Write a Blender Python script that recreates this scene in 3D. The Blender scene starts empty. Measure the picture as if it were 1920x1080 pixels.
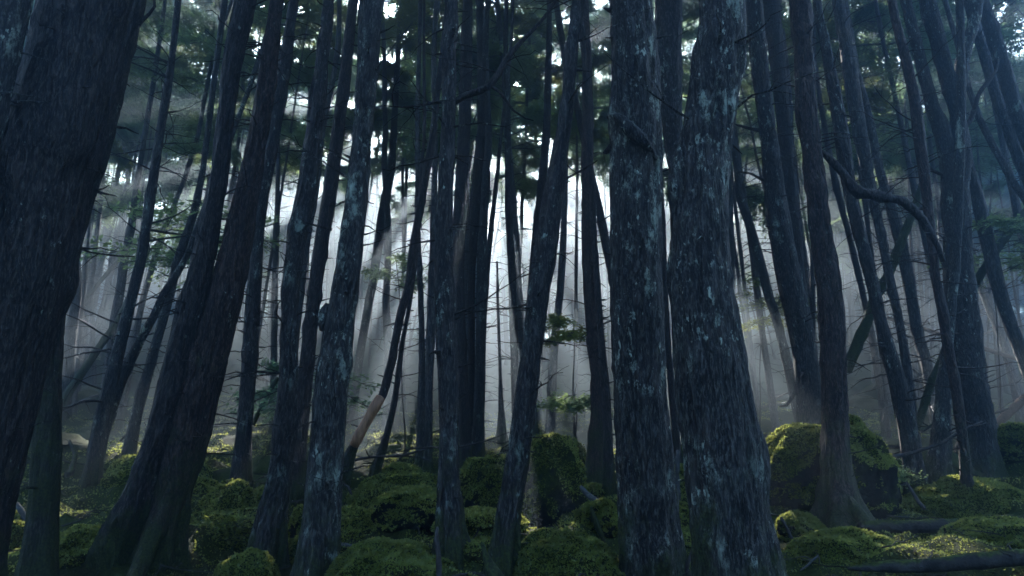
import bpy, math, random
import numpy as np

# ------------------------------------------------------------------ camera, world, sun, exposure
SC = bpy.context.scene
COL = SC.collection
CAMZ, PITCH, FPX = 1.5, math.radians(12.0), 1280.0
cam_d = bpy.data.cameras.new('camera')
cam_d.sensor_width = 36.0
cam_d.lens = 36.0 * FPX / 1920.0
cam_d.clip_start, cam_d.clip_end = 0.05, 1000.0
cam = bpy.data.objects.new('camera', cam_d)
COL.objects.link(cam)
cam.location = (0, 0, CAMZ)
cam.rotation_euler = (math.radians(90) + PITCH, 0, 0)
SC.camera = cam

SUN_EL, SUN_AZ = math.radians(28.3), math.radians(-2.6)      # azimuth measured from +Y towards +X
world = bpy.data.worlds.new('World')
SC.world = world
world.use_nodes = True
wn = world.node_tree.nodes
wl = world.node_tree.links
sky = wn.new('ShaderNodeTexSky')
sky.sky_type = 'NISHITA'
sky.sun_disc = False
sky.sun_elevation = SUN_EL
sky.sun_rotation = SUN_AZ
sky.air_density = 1.3
sky.dust_density = 2.2
sky.ozone_density = 4.0
bgn = wn['Background']
bgn.inputs['Strength'].default_value = 0.041
tint = wn.new('ShaderNodeMix'); tint.data_type = 'RGBA'; tint.blend_type = 'MULTIPLY'
tint.inputs[0].default_value = 1.0
tint.inputs[7].default_value = (0.64, 1.0, 1.30, 1)
wl.new(sky.outputs[0], tint.inputs[6])
wl.new(tint.outputs[2], bgn.inputs['Color'])

sun_d = bpy.data.lights.new('sun', 'SUN')
sun_d.energy = 5.0
sun_d.angle = math.radians(0.4)
sun_d.color = (1.0, 0.97, 0.94)
sun = bpy.data.objects.new('sun', sun_d)
COL.objects.link(sun)
S = np.array([math.sin(SUN_AZ) * math.cos(SUN_EL), math.cos(SUN_AZ) * math.cos(SUN_EL), math.sin(SUN_EL)])
from mathutils import Vector
sun.rotation_euler = Vector(S).to_track_quat('Z', 'Y').to_euler()
sun.location = (0, 60, 40)

SC.view_settings.view_transform = 'Standard'
SC.view_settings.look = 'None'
SC.view_settings.gamma = 1.0
SC.view_settings.exposure = 4.25
cy = SC.cycles
cy.use_denoising = True
try:
    cy.denoiser = 'OPENIMAGEDENOISE'
    cy.denoising_input_passes = 'RGB_ALBEDO_NORMAL'
except Exception:
    pass
cy.max_bounces = 5
cy.diffuse_bounces = 3
cy.glossy_bounces = 2
cy.transmission_bounces = 3
cy.volume_bounces = 0
cy.sample_clamp_indirect = 4.0
cy.caustics_reflective = False
cy.caustics_refractive = False
HAZE_DENSITY = 0.024

rng = np.random.default_rng(11)
random.seed(11)

# ------------------------------------------------------------------ small maths
def vnoise(p, seed=0):
    p = np.asarray(p, float)
    i = np.floor(p).astype(np.int64)
    f = p - i
    u = f * f * (3 - 2 * f)
    def h(a, b, c):
        n = (a * 374761393 + b * 668265263 + c * 2147483647 + seed * 974634) & 0xffffffff
        n = ((n ^ (n >> 13)) * 1274126177) & 0xffffffff
        n = ((n ^ (n >> 16)) * 2246822519) & 0xffffffff
        return ((n ^ (n >> 15)) & 0xffff) / 32767.5 - 1.0
    x, y, z = i[..., 0], i[..., 1], i[..., 2]
    ux, uy, uz = u[..., 0], u[..., 1], u[..., 2]
    def L(a, b, t): return a + (b - a) * t
    return L(L(L(h(x, y, z), h(x + 1, y, z), ux), L(h(x, y + 1, z), h(x + 1, y + 1, z), ux), uy),
             L(L(h(x, y, z + 1), h(x + 1, y, z + 1), ux), L(h(x, y + 1, z + 1), h(x + 1, y + 1, z + 1), ux), uy), uz)

def fbm(p, oct=3, seed=0, gain=0.5):
    p = np.asarray(p, float)
    a, s, out = 1.0, 1.0, 0
    for k in range(oct):
        out = out + a * vnoise(p * s + 17.3 * k, seed + k)
        a *= gain
        s *= 2.03
    return out

def unit(v):
    v = np.asarray(v, float)
    return v / np.maximum(np.linalg.norm(v, axis=-1, keepdims=True), 1e-9)

CAM = np.array([0, 0, CAMZ])
FWD = np.array([0, math.cos(PITCH), math.sin(PITCH)])
UP = np.array([0, -math.sin(PITCH), math.cos(PITCH)])
RT = np.array([1.0, 0, 0])

def ray(px, py):
    return FWD + (px - 960) / FPX * RT + (540 - py) / FPX * UP

# terrain height; smooth hummocks, rising away from the camera
def H(x, y, fine=True):
    x = np.asarray(x, float); y = np.asarray(y, float)
    yy = np.maximum(y, -5)
    far = np.clip(yy - 12, 0, 24)
    side = 1 - 0.78 * np.exp(-((x - 0.6 - 0.0 * yy) / (2.5 + 0.22 * np.maximum(yy, 0))) ** 2)
    z = 0.45 + 0.075 * np.clip(yy, -5, 60) + 0.10 * far * side + 0.085 * np.clip(yy - 20, 0, 42) + 0.13 * np.clip(yy - 58, 0, 40)
    z = z + 0.04 * np.clip(-x - 2.5, 0, 14) * np.clip((yy - 4) / 8, 0, 1)
    if not fine:
        return z
    q = np.stack([x, y, np.zeros_like(x)], -1)
    n1 = 1 - np.abs(vnoise(q * 0.85 + 3.1, 5)) * 2
    n2 = 1 - np.abs(vnoise(q * 2.1 + 9.7, 6)) * 2
    z = z + 0.17 * n1 + 0.10 * n2 + 0.3 * vnoise(q * 0.16, 7) * np.clip((yy - 8) / 10, 0, 1)
    z = z + 0.03 * (1 - 2 * np.abs(vnoise(q * 4.3, 8))) + 0.012 * vnoise(q * 11.0, 9)
    return z

def hit(px, py):
    d = ray(px, py)
    t = 1.0
    prev = 1.0
    while t < 120:
        p = CAM + d * t
        if p[2] < float(H(p[0], p[1], False)):
            lo, hi = prev, t
            for _ in range(20):
                m = (lo + hi) / 2
                q = CAM + d * m
                if q[2] < float(H(q[0], q[1], False)): hi = m
                else: lo = m
            p = CAM + d * hi
            p[2] = float(H(p[0], p[1]))
            return p
        prev = t
        t += 0.1
    return CAM + d * 60

def hitf(px, py):
    # first meeting of the sight line with the ground, hummocks included
    d = ray(px, py)
    t = np.arange(1.0, 60, .02)
    p = CAM + t[:, None] * d
    b = np.nonzero(p[:, 2] < H(p[:, 0], p[:, 1]))[0]
    return p[b[0]] if len(b) else hit(px, py)

# ------------------------------------------------------------------ mesh building
class Geo:
    def __init__(self):
        self.v, self.q, self.t, self.mq, self.mt, self.n = [], [], [], [], [], 0
    def add(self, v, q=None, t=None, m=0):
        v = np.asarray(v, float).reshape(-1, 3)
        if q is not None and len(q):
            q = np.asarray(q, np.int64).reshape(-1, 4) + self.n
            self.q.append(q); self.mq.append(np.full(len(q), m))
        if t is not None and len(t):
            t = np.asarray(t, np.int64).reshape(-1, 3) + self.n
            self.t.append(t); self.mt.append(np.full(len(t), m))
        self.v.append(v); self.n += len(v)
    def mesh(self, name, mats, origin=(0, 0, 0), smooth=True):
        V = np.concatenate(self.v) - np.asarray(origin, float)
        Q = np.concatenate(self.q) if self.q else np.zeros((0, 4), np.int64)
        T = np.concatenate(self.t) if self.t else np.zeros((0, 3), np.int64)
        me = bpy.data.meshes.new(name)
        me.vertices.add(len(V)); me.vertices.foreach_set('co', V.astype(np.float32).ravel())
        me.loops.add(Q.size + T.size)
        me.loops.foreach_set('vertex_index', np.concatenate([Q.ravel(), T.ravel()]).astype(np.int32))
        me.polygons.add(len(Q) + len(T))
        st = np.concatenate([np.arange(len(Q)) * 4, len(Q) * 4 + np.arange(len(T)) * 3])
        me.polygons.foreach_set('loop_start', st.astype(np.int32))
        me.polygons.foreach_set('loop_total', np.concatenate([np.full(len(Q), 4), np.full(len(T), 3)]).astype(np.int32))
        for mm in (mats if isinstance(mats, (list, tuple)) else [mats]):
            me.materials.append(mm)
        mi = np.concatenate(self.mq + self.mt) if (self.mq or self.mt) else np.zeros(0)
        me.polygons.foreach_set('material_index', mi.astype(np.int32))
        me.update(calc_edges=True)
        me.polygons.foreach_set('use_smooth', np.full(len(me.polygons), smooth, dtype=bool))
        me.validate()
        return me

def link(name, me, parent=None, loc=(0, 0, 0), rot=None, scale=None):
    o = bpy.data.objects.new(name, me)
    COL.objects.link(o)
    o.location = loc
    if rot is not None: o.rotation_euler = rot
    if scale is not None: o.scale = scale
    if parent is not None: o.parent = parent
    return o

def tag(o, label=None, cat=None, group=None, kind=None):
    if label: o['label'] = label
    if cat: o['category'] = cat
    if group: o['group'] = group
    if kind: o['kind'] = kind
    return o

def catmull(P, R, step):
    P = np.asarray(P, float); R = np.asarray(R, float)
    if len(P) < 3:
        n = max(2, int(np.linalg.norm(P[-1] - P[0]) / step) + 1)
        t = np.linspace(0, 1, n)[:, None]
        return P[0] + (P[-1] - P[0]) * t, R[0] + (R[-1] - R[0]) * t[:, 0]
    X = np.column_stack([P, R])
    X = np.vstack([2 * X[0] - X[1], X, 2 * X[-1] - X[-2]])
    out = []
    for i in range(1, len(X) - 2):
        a, b, c, d = X[i - 1], X[i], X[i + 1], X[i + 2]
        n = max(1, int(np.linalg.norm(c[:3] - b[:3]) / (step if np.isscalar(step) else step[i - 1])))
        t = (np.arange(n) / n)[:, None]
        out.append(0.5 * (2 * b + (c - a) * t + (2 * a - 5 * b + 4 * c - d) * t ** 2 + (-a + 3 * b - 3 * c + d) * t ** 3))
    out.append(X[-2][None])
    out = np.vstack(out)
    return out[:, :3], np.maximum(out[:, 3], 0.0015)

def frames(P):
    T = unit(np.gradient(P, axis=0))
    a = np.array([1.0, 0, 0]) if abs(T[0][0]) < 0.8 else np.array([0, 1.0, 0])
    N = np.zeros_like(T)
    n = unit(a - T[0] * a.dot(T[0]))
    for i in range(len(T)):
        n = unit(n - T[i] * n.dot(T[i]))
        N[i] = n
    return T, N, np.cross(T, N)

def tube(g, P, R, segs, m=0, disp=None, cap=True):
    P = np.asarray(P, float); n = len(P)
    T, N, B = frames(P)
    th = np.arange(segs) / segs * 2 * math.pi
    c, s = np.cos(th), np.sin(th)
    d = N[:, None] * c[None, :, None] + B[:, None] * s[None, :, None]
    Rr = np.asarray(R, float)[:, None] * np.ones(segs)[None]
    if disp is not None:
        Rr = disp(P, Rr, th, d)
    V = P[:, None] + d * Rr[..., None]
    i = np.arange(n - 1)[:, None] * segs
    j = np.arange(segs)[None]
    k = (j + 1) % segs
    Q = np.stack([i + j, i + k, i + k + segs, i + j + segs], -1).reshape(-1, 4)
    V = V.reshape(-1, 3)
    t = None
    if cap:
        V = np.vstack([V, P[-1] + T[-1] * R[-1] * 0.4, P[0] - T[0] * R[0] * 0.3])
        jj = np.arange(segs); kk = (jj + 1) % segs
        t = np.vstack([np.stack([(n - 1) * segs + jj, (n - 1) * segs + kk, np.full(segs, n * segs)], -1),
                       np.stack([kk, jj, np.full(segs, n * segs + 1)], -1)])
    g.add(V, Q, t, m)

# ------------------------------------------------------------------ materials
def mat(name):
    m = bpy.data.materials.new(name)
    m.use_nodes = True
    nt = m.node_tree
    return m, nt, nt.nodes, nt.links, nt.nodes['Principled BSDF']

def nd(nt, typ, **kw):
    n = nt.nodes.new(typ)
    for k, v in kw.items():
        if k in n.inputs: n.inputs[k].default_value = v
        else: setattr(n, k, v)
    return n

def ramp(nt, src, stops):
    r = nt.nodes.new('ShaderNodeValToRGB')
    e = r.color_ramp.elements
    while len(e) < len(stops): e.new(0.5)
    for el, (p, c) in zip(e, stops):
        el.position = p
        el.color = (c[0], c[1], c[2], 1) if isinstance(c, (tuple, list)) else (c, c, c, 1)
    nt.links.new(src, r.inputs[0])
    return r.outputs[0]

def mixc(nt, f, a, b):
    m = nt.nodes.new('ShaderNodeMix'); m.data_type = 'RGBA'
    if isinstance(f, float): m.inputs[0].default_value = f
    else: nt.links.new(f, m.inputs[0])
    for sck, v in ((m.inputs[6], a), (m.inputs[7], b)):
        if isinstance(v, (tuple, list)): sck.default_value = (*v[:3], 1)
        else: nt.links.new(v, sck)
    return m.outputs[2]

def math_(nt, op, a, b=None, clamp=False):
    m = nt.nodes.new('ShaderNodeMath'); m.operation = op; m.use_clamp = clamp
    for k, v in enumerate((a, b)):
        if v is None: continue
        if isinstance(v, (int, float)): m.inputs[k].default_value = v
        else: nt.links.new(v, m.inputs[k])
    return m.outputs[0]

MOSS_LO, MOSS_HI = (0.010, 0.015, 0.005), (0.075, 0.092, 0.020)

def bark_material(name, lo, hi, lichen=0.5, lcol=(0.30, 0.34, 0.29), moss=0.35, scale=1.0, rough=0.62):
    m, nt, N, L, P = mat(name)
    tc = nd(nt, 'ShaderNodeTexCoord')
    mp = nd(nt, 'ShaderNodeMapping'); mp.inputs['Scale'].default_value = (1, 1, 0.24)
    L.new(tc.outputs['Object'], mp.inputs[0])
    n1 = nd(nt, 'ShaderNodeTexNoise', Scale=26 * scale, Detail=8, Roughness=0.65); L.new(mp.outputs[0], n1.inputs['Vector'])
    vo = nd(nt, 'ShaderNodeTexVoronoi', Scale=24 * scale, feature='DISTANCE_TO_EDGE')
    wv = nd(nt, 'ShaderNodeMix'); wv.data_type = 'VECTOR'
    wv.inputs[0].default_value = 0.09
    L.new(mp.outputs[0], wv.inputs[4]); L.new(n1.outputs['Color'], wv.inputs[5])
    L.new(wv.outputs[1], vo.inputs['Vector'])
    crack = ramp(nt, vo.outputs['Distance'], [(0.0, 0.0), (0.24, 1.0)])
    col = ramp(nt, n1.outputs[0], [(0.34, lo), (0.52, tuple((p + q) / 2.4 for p, q in zip(lo, hi))), (0.66, tuple(q * 1.7 for q in hi))])
    n2 = nd(nt, 'ShaderNodeTexNoise', Scale=3.2, Detail=3); L.new(tc.outputs['Object'], n2.inputs['Vector'])
    col = mixc(nt, ramp(nt, n2.outputs[0], [(0.42, 0.0), (0.62, 0.55)]), col, (hi[0] * 1.25, hi[1] * 0.95, hi[2] * 0.85))
    nf = nd(nt, 'ShaderNodeTexNoise', Scale=110 * scale, Detail=4, Roughness=0.7); L.new(mp.outputs[0], nf.inputs['Vector'])
    col = mixc(nt, crack, (lo[0] * .55, lo[1] * .55, lo[2] * .55), col)
    col = mixc(nt, ramp(nt, nf.outputs[0], [(0.50, 0.0), (0.60, 0.85)]), col, tuple(q * 3.0 for q in hi))
    # lichen blotches and specks
    n3 = nd(nt, 'ShaderNodeTexNoise', Scale=7.0, Detail=10, Roughness=0.80); 
    mp3 = nd(nt, 'ShaderNodeMapping'); mp3.inputs['Scale'].default_value = (1, 1, 0.5)
    mp3.inputs['Location'].default_value = (3.3, 1.7, 0.4)
    L.new(tc.outputs['Object'], mp3.inputs[0]); L.new(mp3.outputs[0], n3.inputs['Vector'])
    e = 0.675 - 0.075 * lichen
    lm = ramp(nt, n3.outputs[0], [(e - 0.015, 0.0), (e + 0.05, 1.0)])
    n4 = nd(nt, 'ShaderNodeTexNoise', Scale=30, Detail=3, Roughness=0.6); L.new(mp3.outputs[0], n4.inputs['Vector'])
    e2 = 0.70 - 0.04 * lichen
    sp = ramp(nt, n4.outputs[0], [(e2, 0.0), (e2 + 0.05, 1.0)])
    n7 = nd(nt, 'ShaderNodeTexNoise', Scale=16.0, Detail=8, Roughness=0.75); L.new(mp3.outputs[0], n7.inputs['Vector'])
    e7 = 0.665 - 0.05 * lichen
    lm = math_(nt, 'MAXIMUM', lm, ramp(nt, n7.outputs[0], [(e7 - .01, 0.0), (e7 + .03, 1.0)]))
    lm = math_(nt, 'MAXIMUM', lm, sp)
    n8 = nd(nt, 'ShaderNodeTexNoise', Scale=1.7, Detail=4, Roughness=0.6); L.new(tc.outputs['Object'], n8.inputs['Vector'])
    lm = math_(nt, 'MULTIPLY', lm, ramp(nt, n1.outputs[0], [(0.36, 0.25), (0.48, 1.0)]))
    lm = math_(nt, 'MULTIPLY', lm, ramp(nt, n8.outputs[0], [(0.53 - .06 * lichen, 0.06), (0.60 - .06 * lichen, 1.0)]))
    col = mixc(nt, lm, col, mixc(nt, n4.outputs[0], (lcol[0] * .6, lcol[1] * .65, lcol[2] * .62), (lcol[0] * 1.8, lcol[1] * 1.75, lcol[2] * 1.65)))
    # moss growing up from the foot
    sz = nd(nt, 'ShaderNodeSeparateXYZ'); L.new(tc.outputs['Object'], sz.inputs[0])
    n5 = nd(nt, 'ShaderNodeTexNoise', Scale=5.0, Detail=6, Roughness=0.7); L.new(tc.outputs['Object'], n5.inputs['Vector'])
    hgt = math_(nt, 'ADD', math_(nt, 'MULTIPLY', sz.outputs[2], -1.0 / max(moss, .01)), math_(nt, 'MULTIPLY', math_(nt, 'SUBTRACT', n5.outputs[0], 0.45), 6.0))
    mm = math_(nt, 'ADD', hgt, 0.8, clamp=True)
    n6 = nd(nt, 'ShaderNodeTexNoise', Scale=90, Detail=4); L.new(tc.outputs['Object'], n6.inputs['Vector'])
    col = mixc(nt, mm, col, ramp(nt, n6.outputs[0], [(0.35, MOSS_LO), (0.7, (0.07, 0.085, 0.018))]))
    L.new(col, P.inputs['Base Color'])
    P.inputs['Roughness'].default_value = rough
    P.inputs['Specular IOR Level'].default_value = 0.35
    hh = math_(nt, 'ADD', math_(nt, 'MULTIPLY', crack, 0.5), math_(nt, 'ADD', math_(nt, 'MULTIPLY', n1.outputs[0], 1.6), math_(nt, 'MULTIPLY', nf.outputs[0], .5)))
    hh = math_(nt, 'ADD', hh, math_(nt, 'MULTIPLY', lm, 0.3))
    b = nd(nt, 'ShaderNodeBump', Strength=1.0, Distance=0.022)
    L.new(hh, b.inputs['Height']); L.new(b.outputs[0], P.inputs['Normal'])
    return m

BARK = {
    'dark': bark_material('bark_dark', (0.007, 0.005, 0.005), (0.034, 0.026, 0.023), 0.5),
    'lichen': bark_material('bark_lichen', (0.008, 0.007, 0.007), (0.038, 0.032, 0.029), 1.2),
    'heavy': bark_material('bark_heavy_lichen', (0.009, 0.008, 0.008), (0.040, 0.036, 0.032), 1.45, lcol=(0.38, 0.41, 0.34)),
    'brown': bark_material('bark_brown', (0.010, 0.006, 0.005), (0.046, 0.029, 0.023), 0.6, moss=0.6),
    'mossy': bark_material('bark_mossy', (0.008, 0.007, 0.006), (0.034, 0.029, 0.023), 0.9, moss=1.1),
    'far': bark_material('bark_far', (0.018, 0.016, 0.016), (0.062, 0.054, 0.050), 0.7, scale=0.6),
}

def stripped_wood():
    m, nt, N, L, P = mat('stripped_wood')
    tc = nd(nt, 'ShaderNodeTexCoord')
    mp = nd(nt, 'ShaderNodeMapping'); mp.inputs['Scale'].default_value = (60, 60, 4)
    L.new(tc.outputs['Object'], mp.inputs[0])
    n = nd(nt, 'ShaderNodeTexNoise', Scale=1.0, Detail=6); L.new(mp.outputs[0], n.inputs['Vector'])
    L.new(ramp(nt, n.outputs[0], [(0.3, (0.20, 0.08, 0.035)), (0.7, (0.55, 0.27, 0.14))]), P.inputs['Base Color'])
    b = nd(nt, 'ShaderNodeBump', Strength=0.6, Distance=0.008); L.new(n.outputs[0], b.inputs['Height']); L.new(b.outputs[0], P.inputs['Normal'])
    P.inputs['Roughness'].default_value = 0.6
    return m

def deadwood(name, lo, hi, moss=0.0):
    m, nt, N, L, P = mat(name)
    tc = nd(nt, 'ShaderNodeTexCoord')
    n = nd(nt, 'ShaderNodeTexNoise', Scale=14, Detail=8, Roughness=0.7); L.new(tc.outputs['Object'], n.inputs['Vector'])
    n2 = nd(nt, 'ShaderNodeTexNoise', Scale=60, Detail=4); L.new(tc.outputs['Object'], n2.inputs['Vector'])
    c = ramp(nt, n.outputs[0], [(0.3, lo), (0.7, hi)])
    if moss > 0:
        ge = nd(nt, 'ShaderNodeNewGeometry'); s = nd(nt, 'ShaderNodeSeparateXYZ'); L.new(ge.outputs['Normal'], s.inputs[0])
        mk = math_(nt, 'MULTIPLY', math_(nt, 'ADD', math_(nt, 'ADD', s.outputs[2], math_(nt, 'MULTIPLY', n.outputs[0], 2.5)), moss - 2.4), 3.0, clamp=True)
        c = mixc(nt, mk, c, ramp(nt, n2.outputs[0], [(0.3, MOSS_LO), (0.7, MOSS_HI)]))
    L.new(c, P.inputs['Base Color'])
    P.inputs['Roughness'].default_value = 0.85
    P.inputs['Specular IOR Level'].default_value = 0.15
    b = nd(nt, 'ShaderNodeBump', Strength=1.0, Distance=0.02)
    L.new(math_(nt, 'ADD', n.outputs[0], math_(nt, 'MULTIPLY', n2.outputs[0], .5)), b.inputs['Height']); L.new(b.outputs[0], P.inputs['Normal'])
    return m

def leaf_material(name, c1, c2, trans):
    m, nt, N, L, P = mat(name)
    N.remove(P)
    out = N['Material Output']
    tc = nd(nt, 'ShaderNodeTexCoord')
    n = nd(nt, 'ShaderNodeTexNoise', Scale=2.2, Detail=8, Roughness=.7); L.new(tc.outputs['Object'], n.inputs['Vector'])
    c = ramp(nt, n.outputs[0], [(0.38, c1), (0.62, c2)])
    d = nd(nt, 'ShaderNodeBsdfDiffuse'); L.new(c, d.inputs[0])
    t = nd(nt, 'ShaderNodeBsdfTranslucent')
    t.inputs[0].default_value = (*trans, 1)
    mx = nd(nt, 'ShaderNodeMixShader'); mx.inputs[0].default_value = 0.48
    L.new(d.outputs[0], mx.inputs[1]); L.new(t.outputs[0], mx.inputs[2])
    gl = nd(nt, 'ShaderNodeBsdfGlossy'); gl.inputs['Roughness'].default_value = 0.45; gl.inputs[0].default_value = (0.5, 0.55, 0.55, 1)
    m2 = nd(nt, 'ShaderNodeMixShader'); m2.inputs[0].default_value = 0.04
    L.new(mx.outputs[0], m2.inputs[1]); L.new(gl.outputs[0], m2.inputs[2])
    L.new(m2.outputs[0], out.inputs['Surface'])
    return m

def moss_surface(name, rock=False, lo=MOSS_LO, hi=MOSS_HI):
    m, nt, N, L, P = mat(name)
    tc = nd(nt, 'ShaderNodeTexCoord'); ge = nd(nt, 'ShaderNodeNewGeometry')
    n = nd(nt, 'ShaderNodeTexNoise', Scale=55, Detail=6, Roughness=0.7); L.new(tc.outputs['Object'], n.inputs['Vector'])
    n2 = nd(nt, 'ShaderNodeTexNoise', Scale=2.3, Detail=5); L.new(tc.outputs['Object'], n2.inputs['Vector'])
    c = ramp(nt, n.outputs[0], [(0.32, lo), (0.72, hi)])
    c = mixc(nt, ramp(nt, n2.outputs[0], [(0.5, 0.0), (0.68, 0.8)]), c, ramp(nt, n.outputs[0], [(0.3, (0.012, 0.010, 0.008)), (0.75, (0.075, 0.055, 0.036))]))
    h = n.outputs[0]
    if rock:
        s = nd(nt, 'ShaderNodeSeparateXYZ'); L.new(ge.outputs['True Normal'], s.inputs[0])
        n3 = nd(nt, 'ShaderNodeTexNoise', Scale=7, Detail=7, Roughness=0.7); L.new(tc.outputs['Object'], n3.inputs['Vector'])
        rk = ramp(nt, n3.outputs[0], [(0.35, (0.008, 0.008, 0.008)), (0.62, (0.026, 0.027, 0.026)), (0.74, (0.09, 0.12, 0.11))])
        mk = math_(nt, 'MULTIPLY', math_(nt, 'ADD', s.outputs[2], math_(nt, 'MULTIPLY', math_(nt, 'SUBTRACT', n3.outputs[0], 0.5), 0.8)), 4.0)
        mk = math_(nt, 'ADD', mk, 0.1, clamp=True)
        c = mixc(nt, mk, rk, c)
        h = math_(nt, 'ADD', n.outputs[0], n3.outputs[0])
    L.new(c, P.inputs['Base Color'])
    P.inputs['Roughness'].default_value = 0.9
    P.inputs['Specular IOR Level'].default_value = 0.15
    b = nd(nt, 'ShaderNodeBump', Strength=1.0, Distance=0.03); L.new(h, b.inputs['Height']); L.new(b.outputs[0], P.inputs['Normal'])
    return m

M_LEAF = [leaf_material('needles_dark', (0.055, 0.110, 0.078), (0.095, 0.155, 0.100), (0.30, 0.44, 0.22)),
          leaf_material('needles_mid', (0.065, 0.115, 0.070), (0.110, 0.160, 0.085), (0.40, 0.52, 0.20)),
          leaf_material('broad_leaves', (0.040, 0.075, 0.020), (0.075, 0.115, 0.030), (0.34, 0.36, 0.07))]
M_TUFT = leaf_material('moss_blades', (0.022, 0.036, 0.010), (0.205, 0.230, 0.060), (0.40, 0.42, 0.10))
M_GROUND = moss_surface('moss_ground')
M_ROCK = moss_surface('mossy_rock', rock=True)
M_STRIP = stripped_wood()
M_DEAD = deadwood('dead_wood', (0.030, 0.024, 0.022), (0.10, 0.085, 0.078))
M_LOG = deadwood('log_bark', (0.007, 0.006, 0.006), (0.075, 0.064, 0.058), moss=0.6)
M_PALE = deadwood('bleached_wood', (0.04, 0.037, 0.034), (0.17, 0.16, 0.15))
M_REDW = deadwood('reddish_wood', (0.09, 0.05, 0.035), (0.24, 0.15, 0.11))

# ------------------------------------------------------------------ ground
def build_ground():
    nu, nv = 520, 560
    u = np.linspace(-1, 1, nu); v = np.linspace(-1, 1, nv)
    X = 82 * np.sinh(4.6 * u) / math.sinh(4.6)
    Y = 6.0 + 76 * np.sinh(4.6 * v) / math.sinh(4.6)
    x, y = np.meshgrid(X, Y)
    V = np.stack([x, y, H(x, y)], -1).reshape(-1, 3)
    i = np.arange(nv - 1)[:, None] * nu; j = np.arange(nu - 1)[None]
    Q = np.stack([i + j, i + j + 1, i + j + 1 + nu, i + j + nu], -1).reshape(-1, 4)
    g = Geo(); g.add(V, Q)
    o = link('ground', g.mesh('ground', M_GROUND))
    o['kind'] = 'structure'
    return o
build_ground()

def blades(P, Nn, size, seed, spread=0.9):
    """small pointed leaf-like faces standing on the points P"""
    r = np.random.default_rng(seed)
    n = len(P)
    d = unit(Nn + r.normal(0, spread, (n, 3)) * np.array([1, 1, .6]))
    s = unit(np.cross(d, r.normal(0, 1, (n, 3))))
    L = size * r.uniform(0.6, 1.5, n)
    w = L * r.uniform(0.22, 0.4, n)
    a = P - Nn * 0.004
    V = np.stack([a - s * w[:, None] * .3, a + d * (L * .5)[:, None] + s * w[:, None], a + d * L[:, None], a + d * (L * .5)[:, None] - s * w[:, None]], 1)
    return V.reshape(-1, 3), np.arange(4 * n).reshape(-1, 4)

def build_moss():
    r = np.random.default_rng(5)
    n = 300000
    y = 2.6 * (16 / 2.6) ** r.uniform(0, 1, n)
    x = r.uniform(-0.84, 0.84, n) * (y + .4)
    keep = vnoise(np.stack([x, y, x * 0], -1) * 1.7, 31) + 0.5 * vnoise(np.stack([x, y, x * 0], -1) * 6, 32) > -0.5
    x, y = x[keep], y[keep]
    z = H(x, y); e = 0.03
    Nn = unit(np.stack([-(H(x + e, y) - z) / e, -(H(x, y + e) - z) / e, np.ones_like(x)], -1))
    V, Q = blades(np.stack([x, y, z], -1), Nn, 0.0050 + 0.0022 * y, 6)
    g = Geo(); g.add(V, Q)
    o = link('ground_moss', g.mesh('ground_moss', M_TUFT, smooth=False))
    tag(o, 'low feathery green moss carpeting the forest floor', 'moss', kind='stuff')
build_moss()

def build_litter():
    r = np.random.default_rng(8)
    g = Geo()
    for _ in range(900):
        y = 3 * (18 / 3) ** r.uniform(); x = r.uniform(-.8, .8) * (y + .5)
        a = r.uniform(0, math.pi); L = r.uniform(.06, .45)
        d = np.array([math.cos(a), math.sin(a)])
        t = np.linspace(-.5, .5, 6)
        px = x + d[0] * L * t; py = y + d[1] * L * t
        pz = H(px, py) + 0.012 + r.uniform(-.005, .03) + .15 * L * r.normal() * t
        px = px + r.normal(0, .012, 6); py = py + r.normal(0, .012, 6)
        tube(g, np.stack([px, py, pz], -1), np.linspace(1, .4, 6) * r.uniform(.002, .006), 4)
    o = link('twig_litter', g.mesh('twig_litter', M_DEAD))
    tag(o, 'fallen twigs scattered over the mossy forest floor', 'twigs', kind='stuff')
build_litter()

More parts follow.
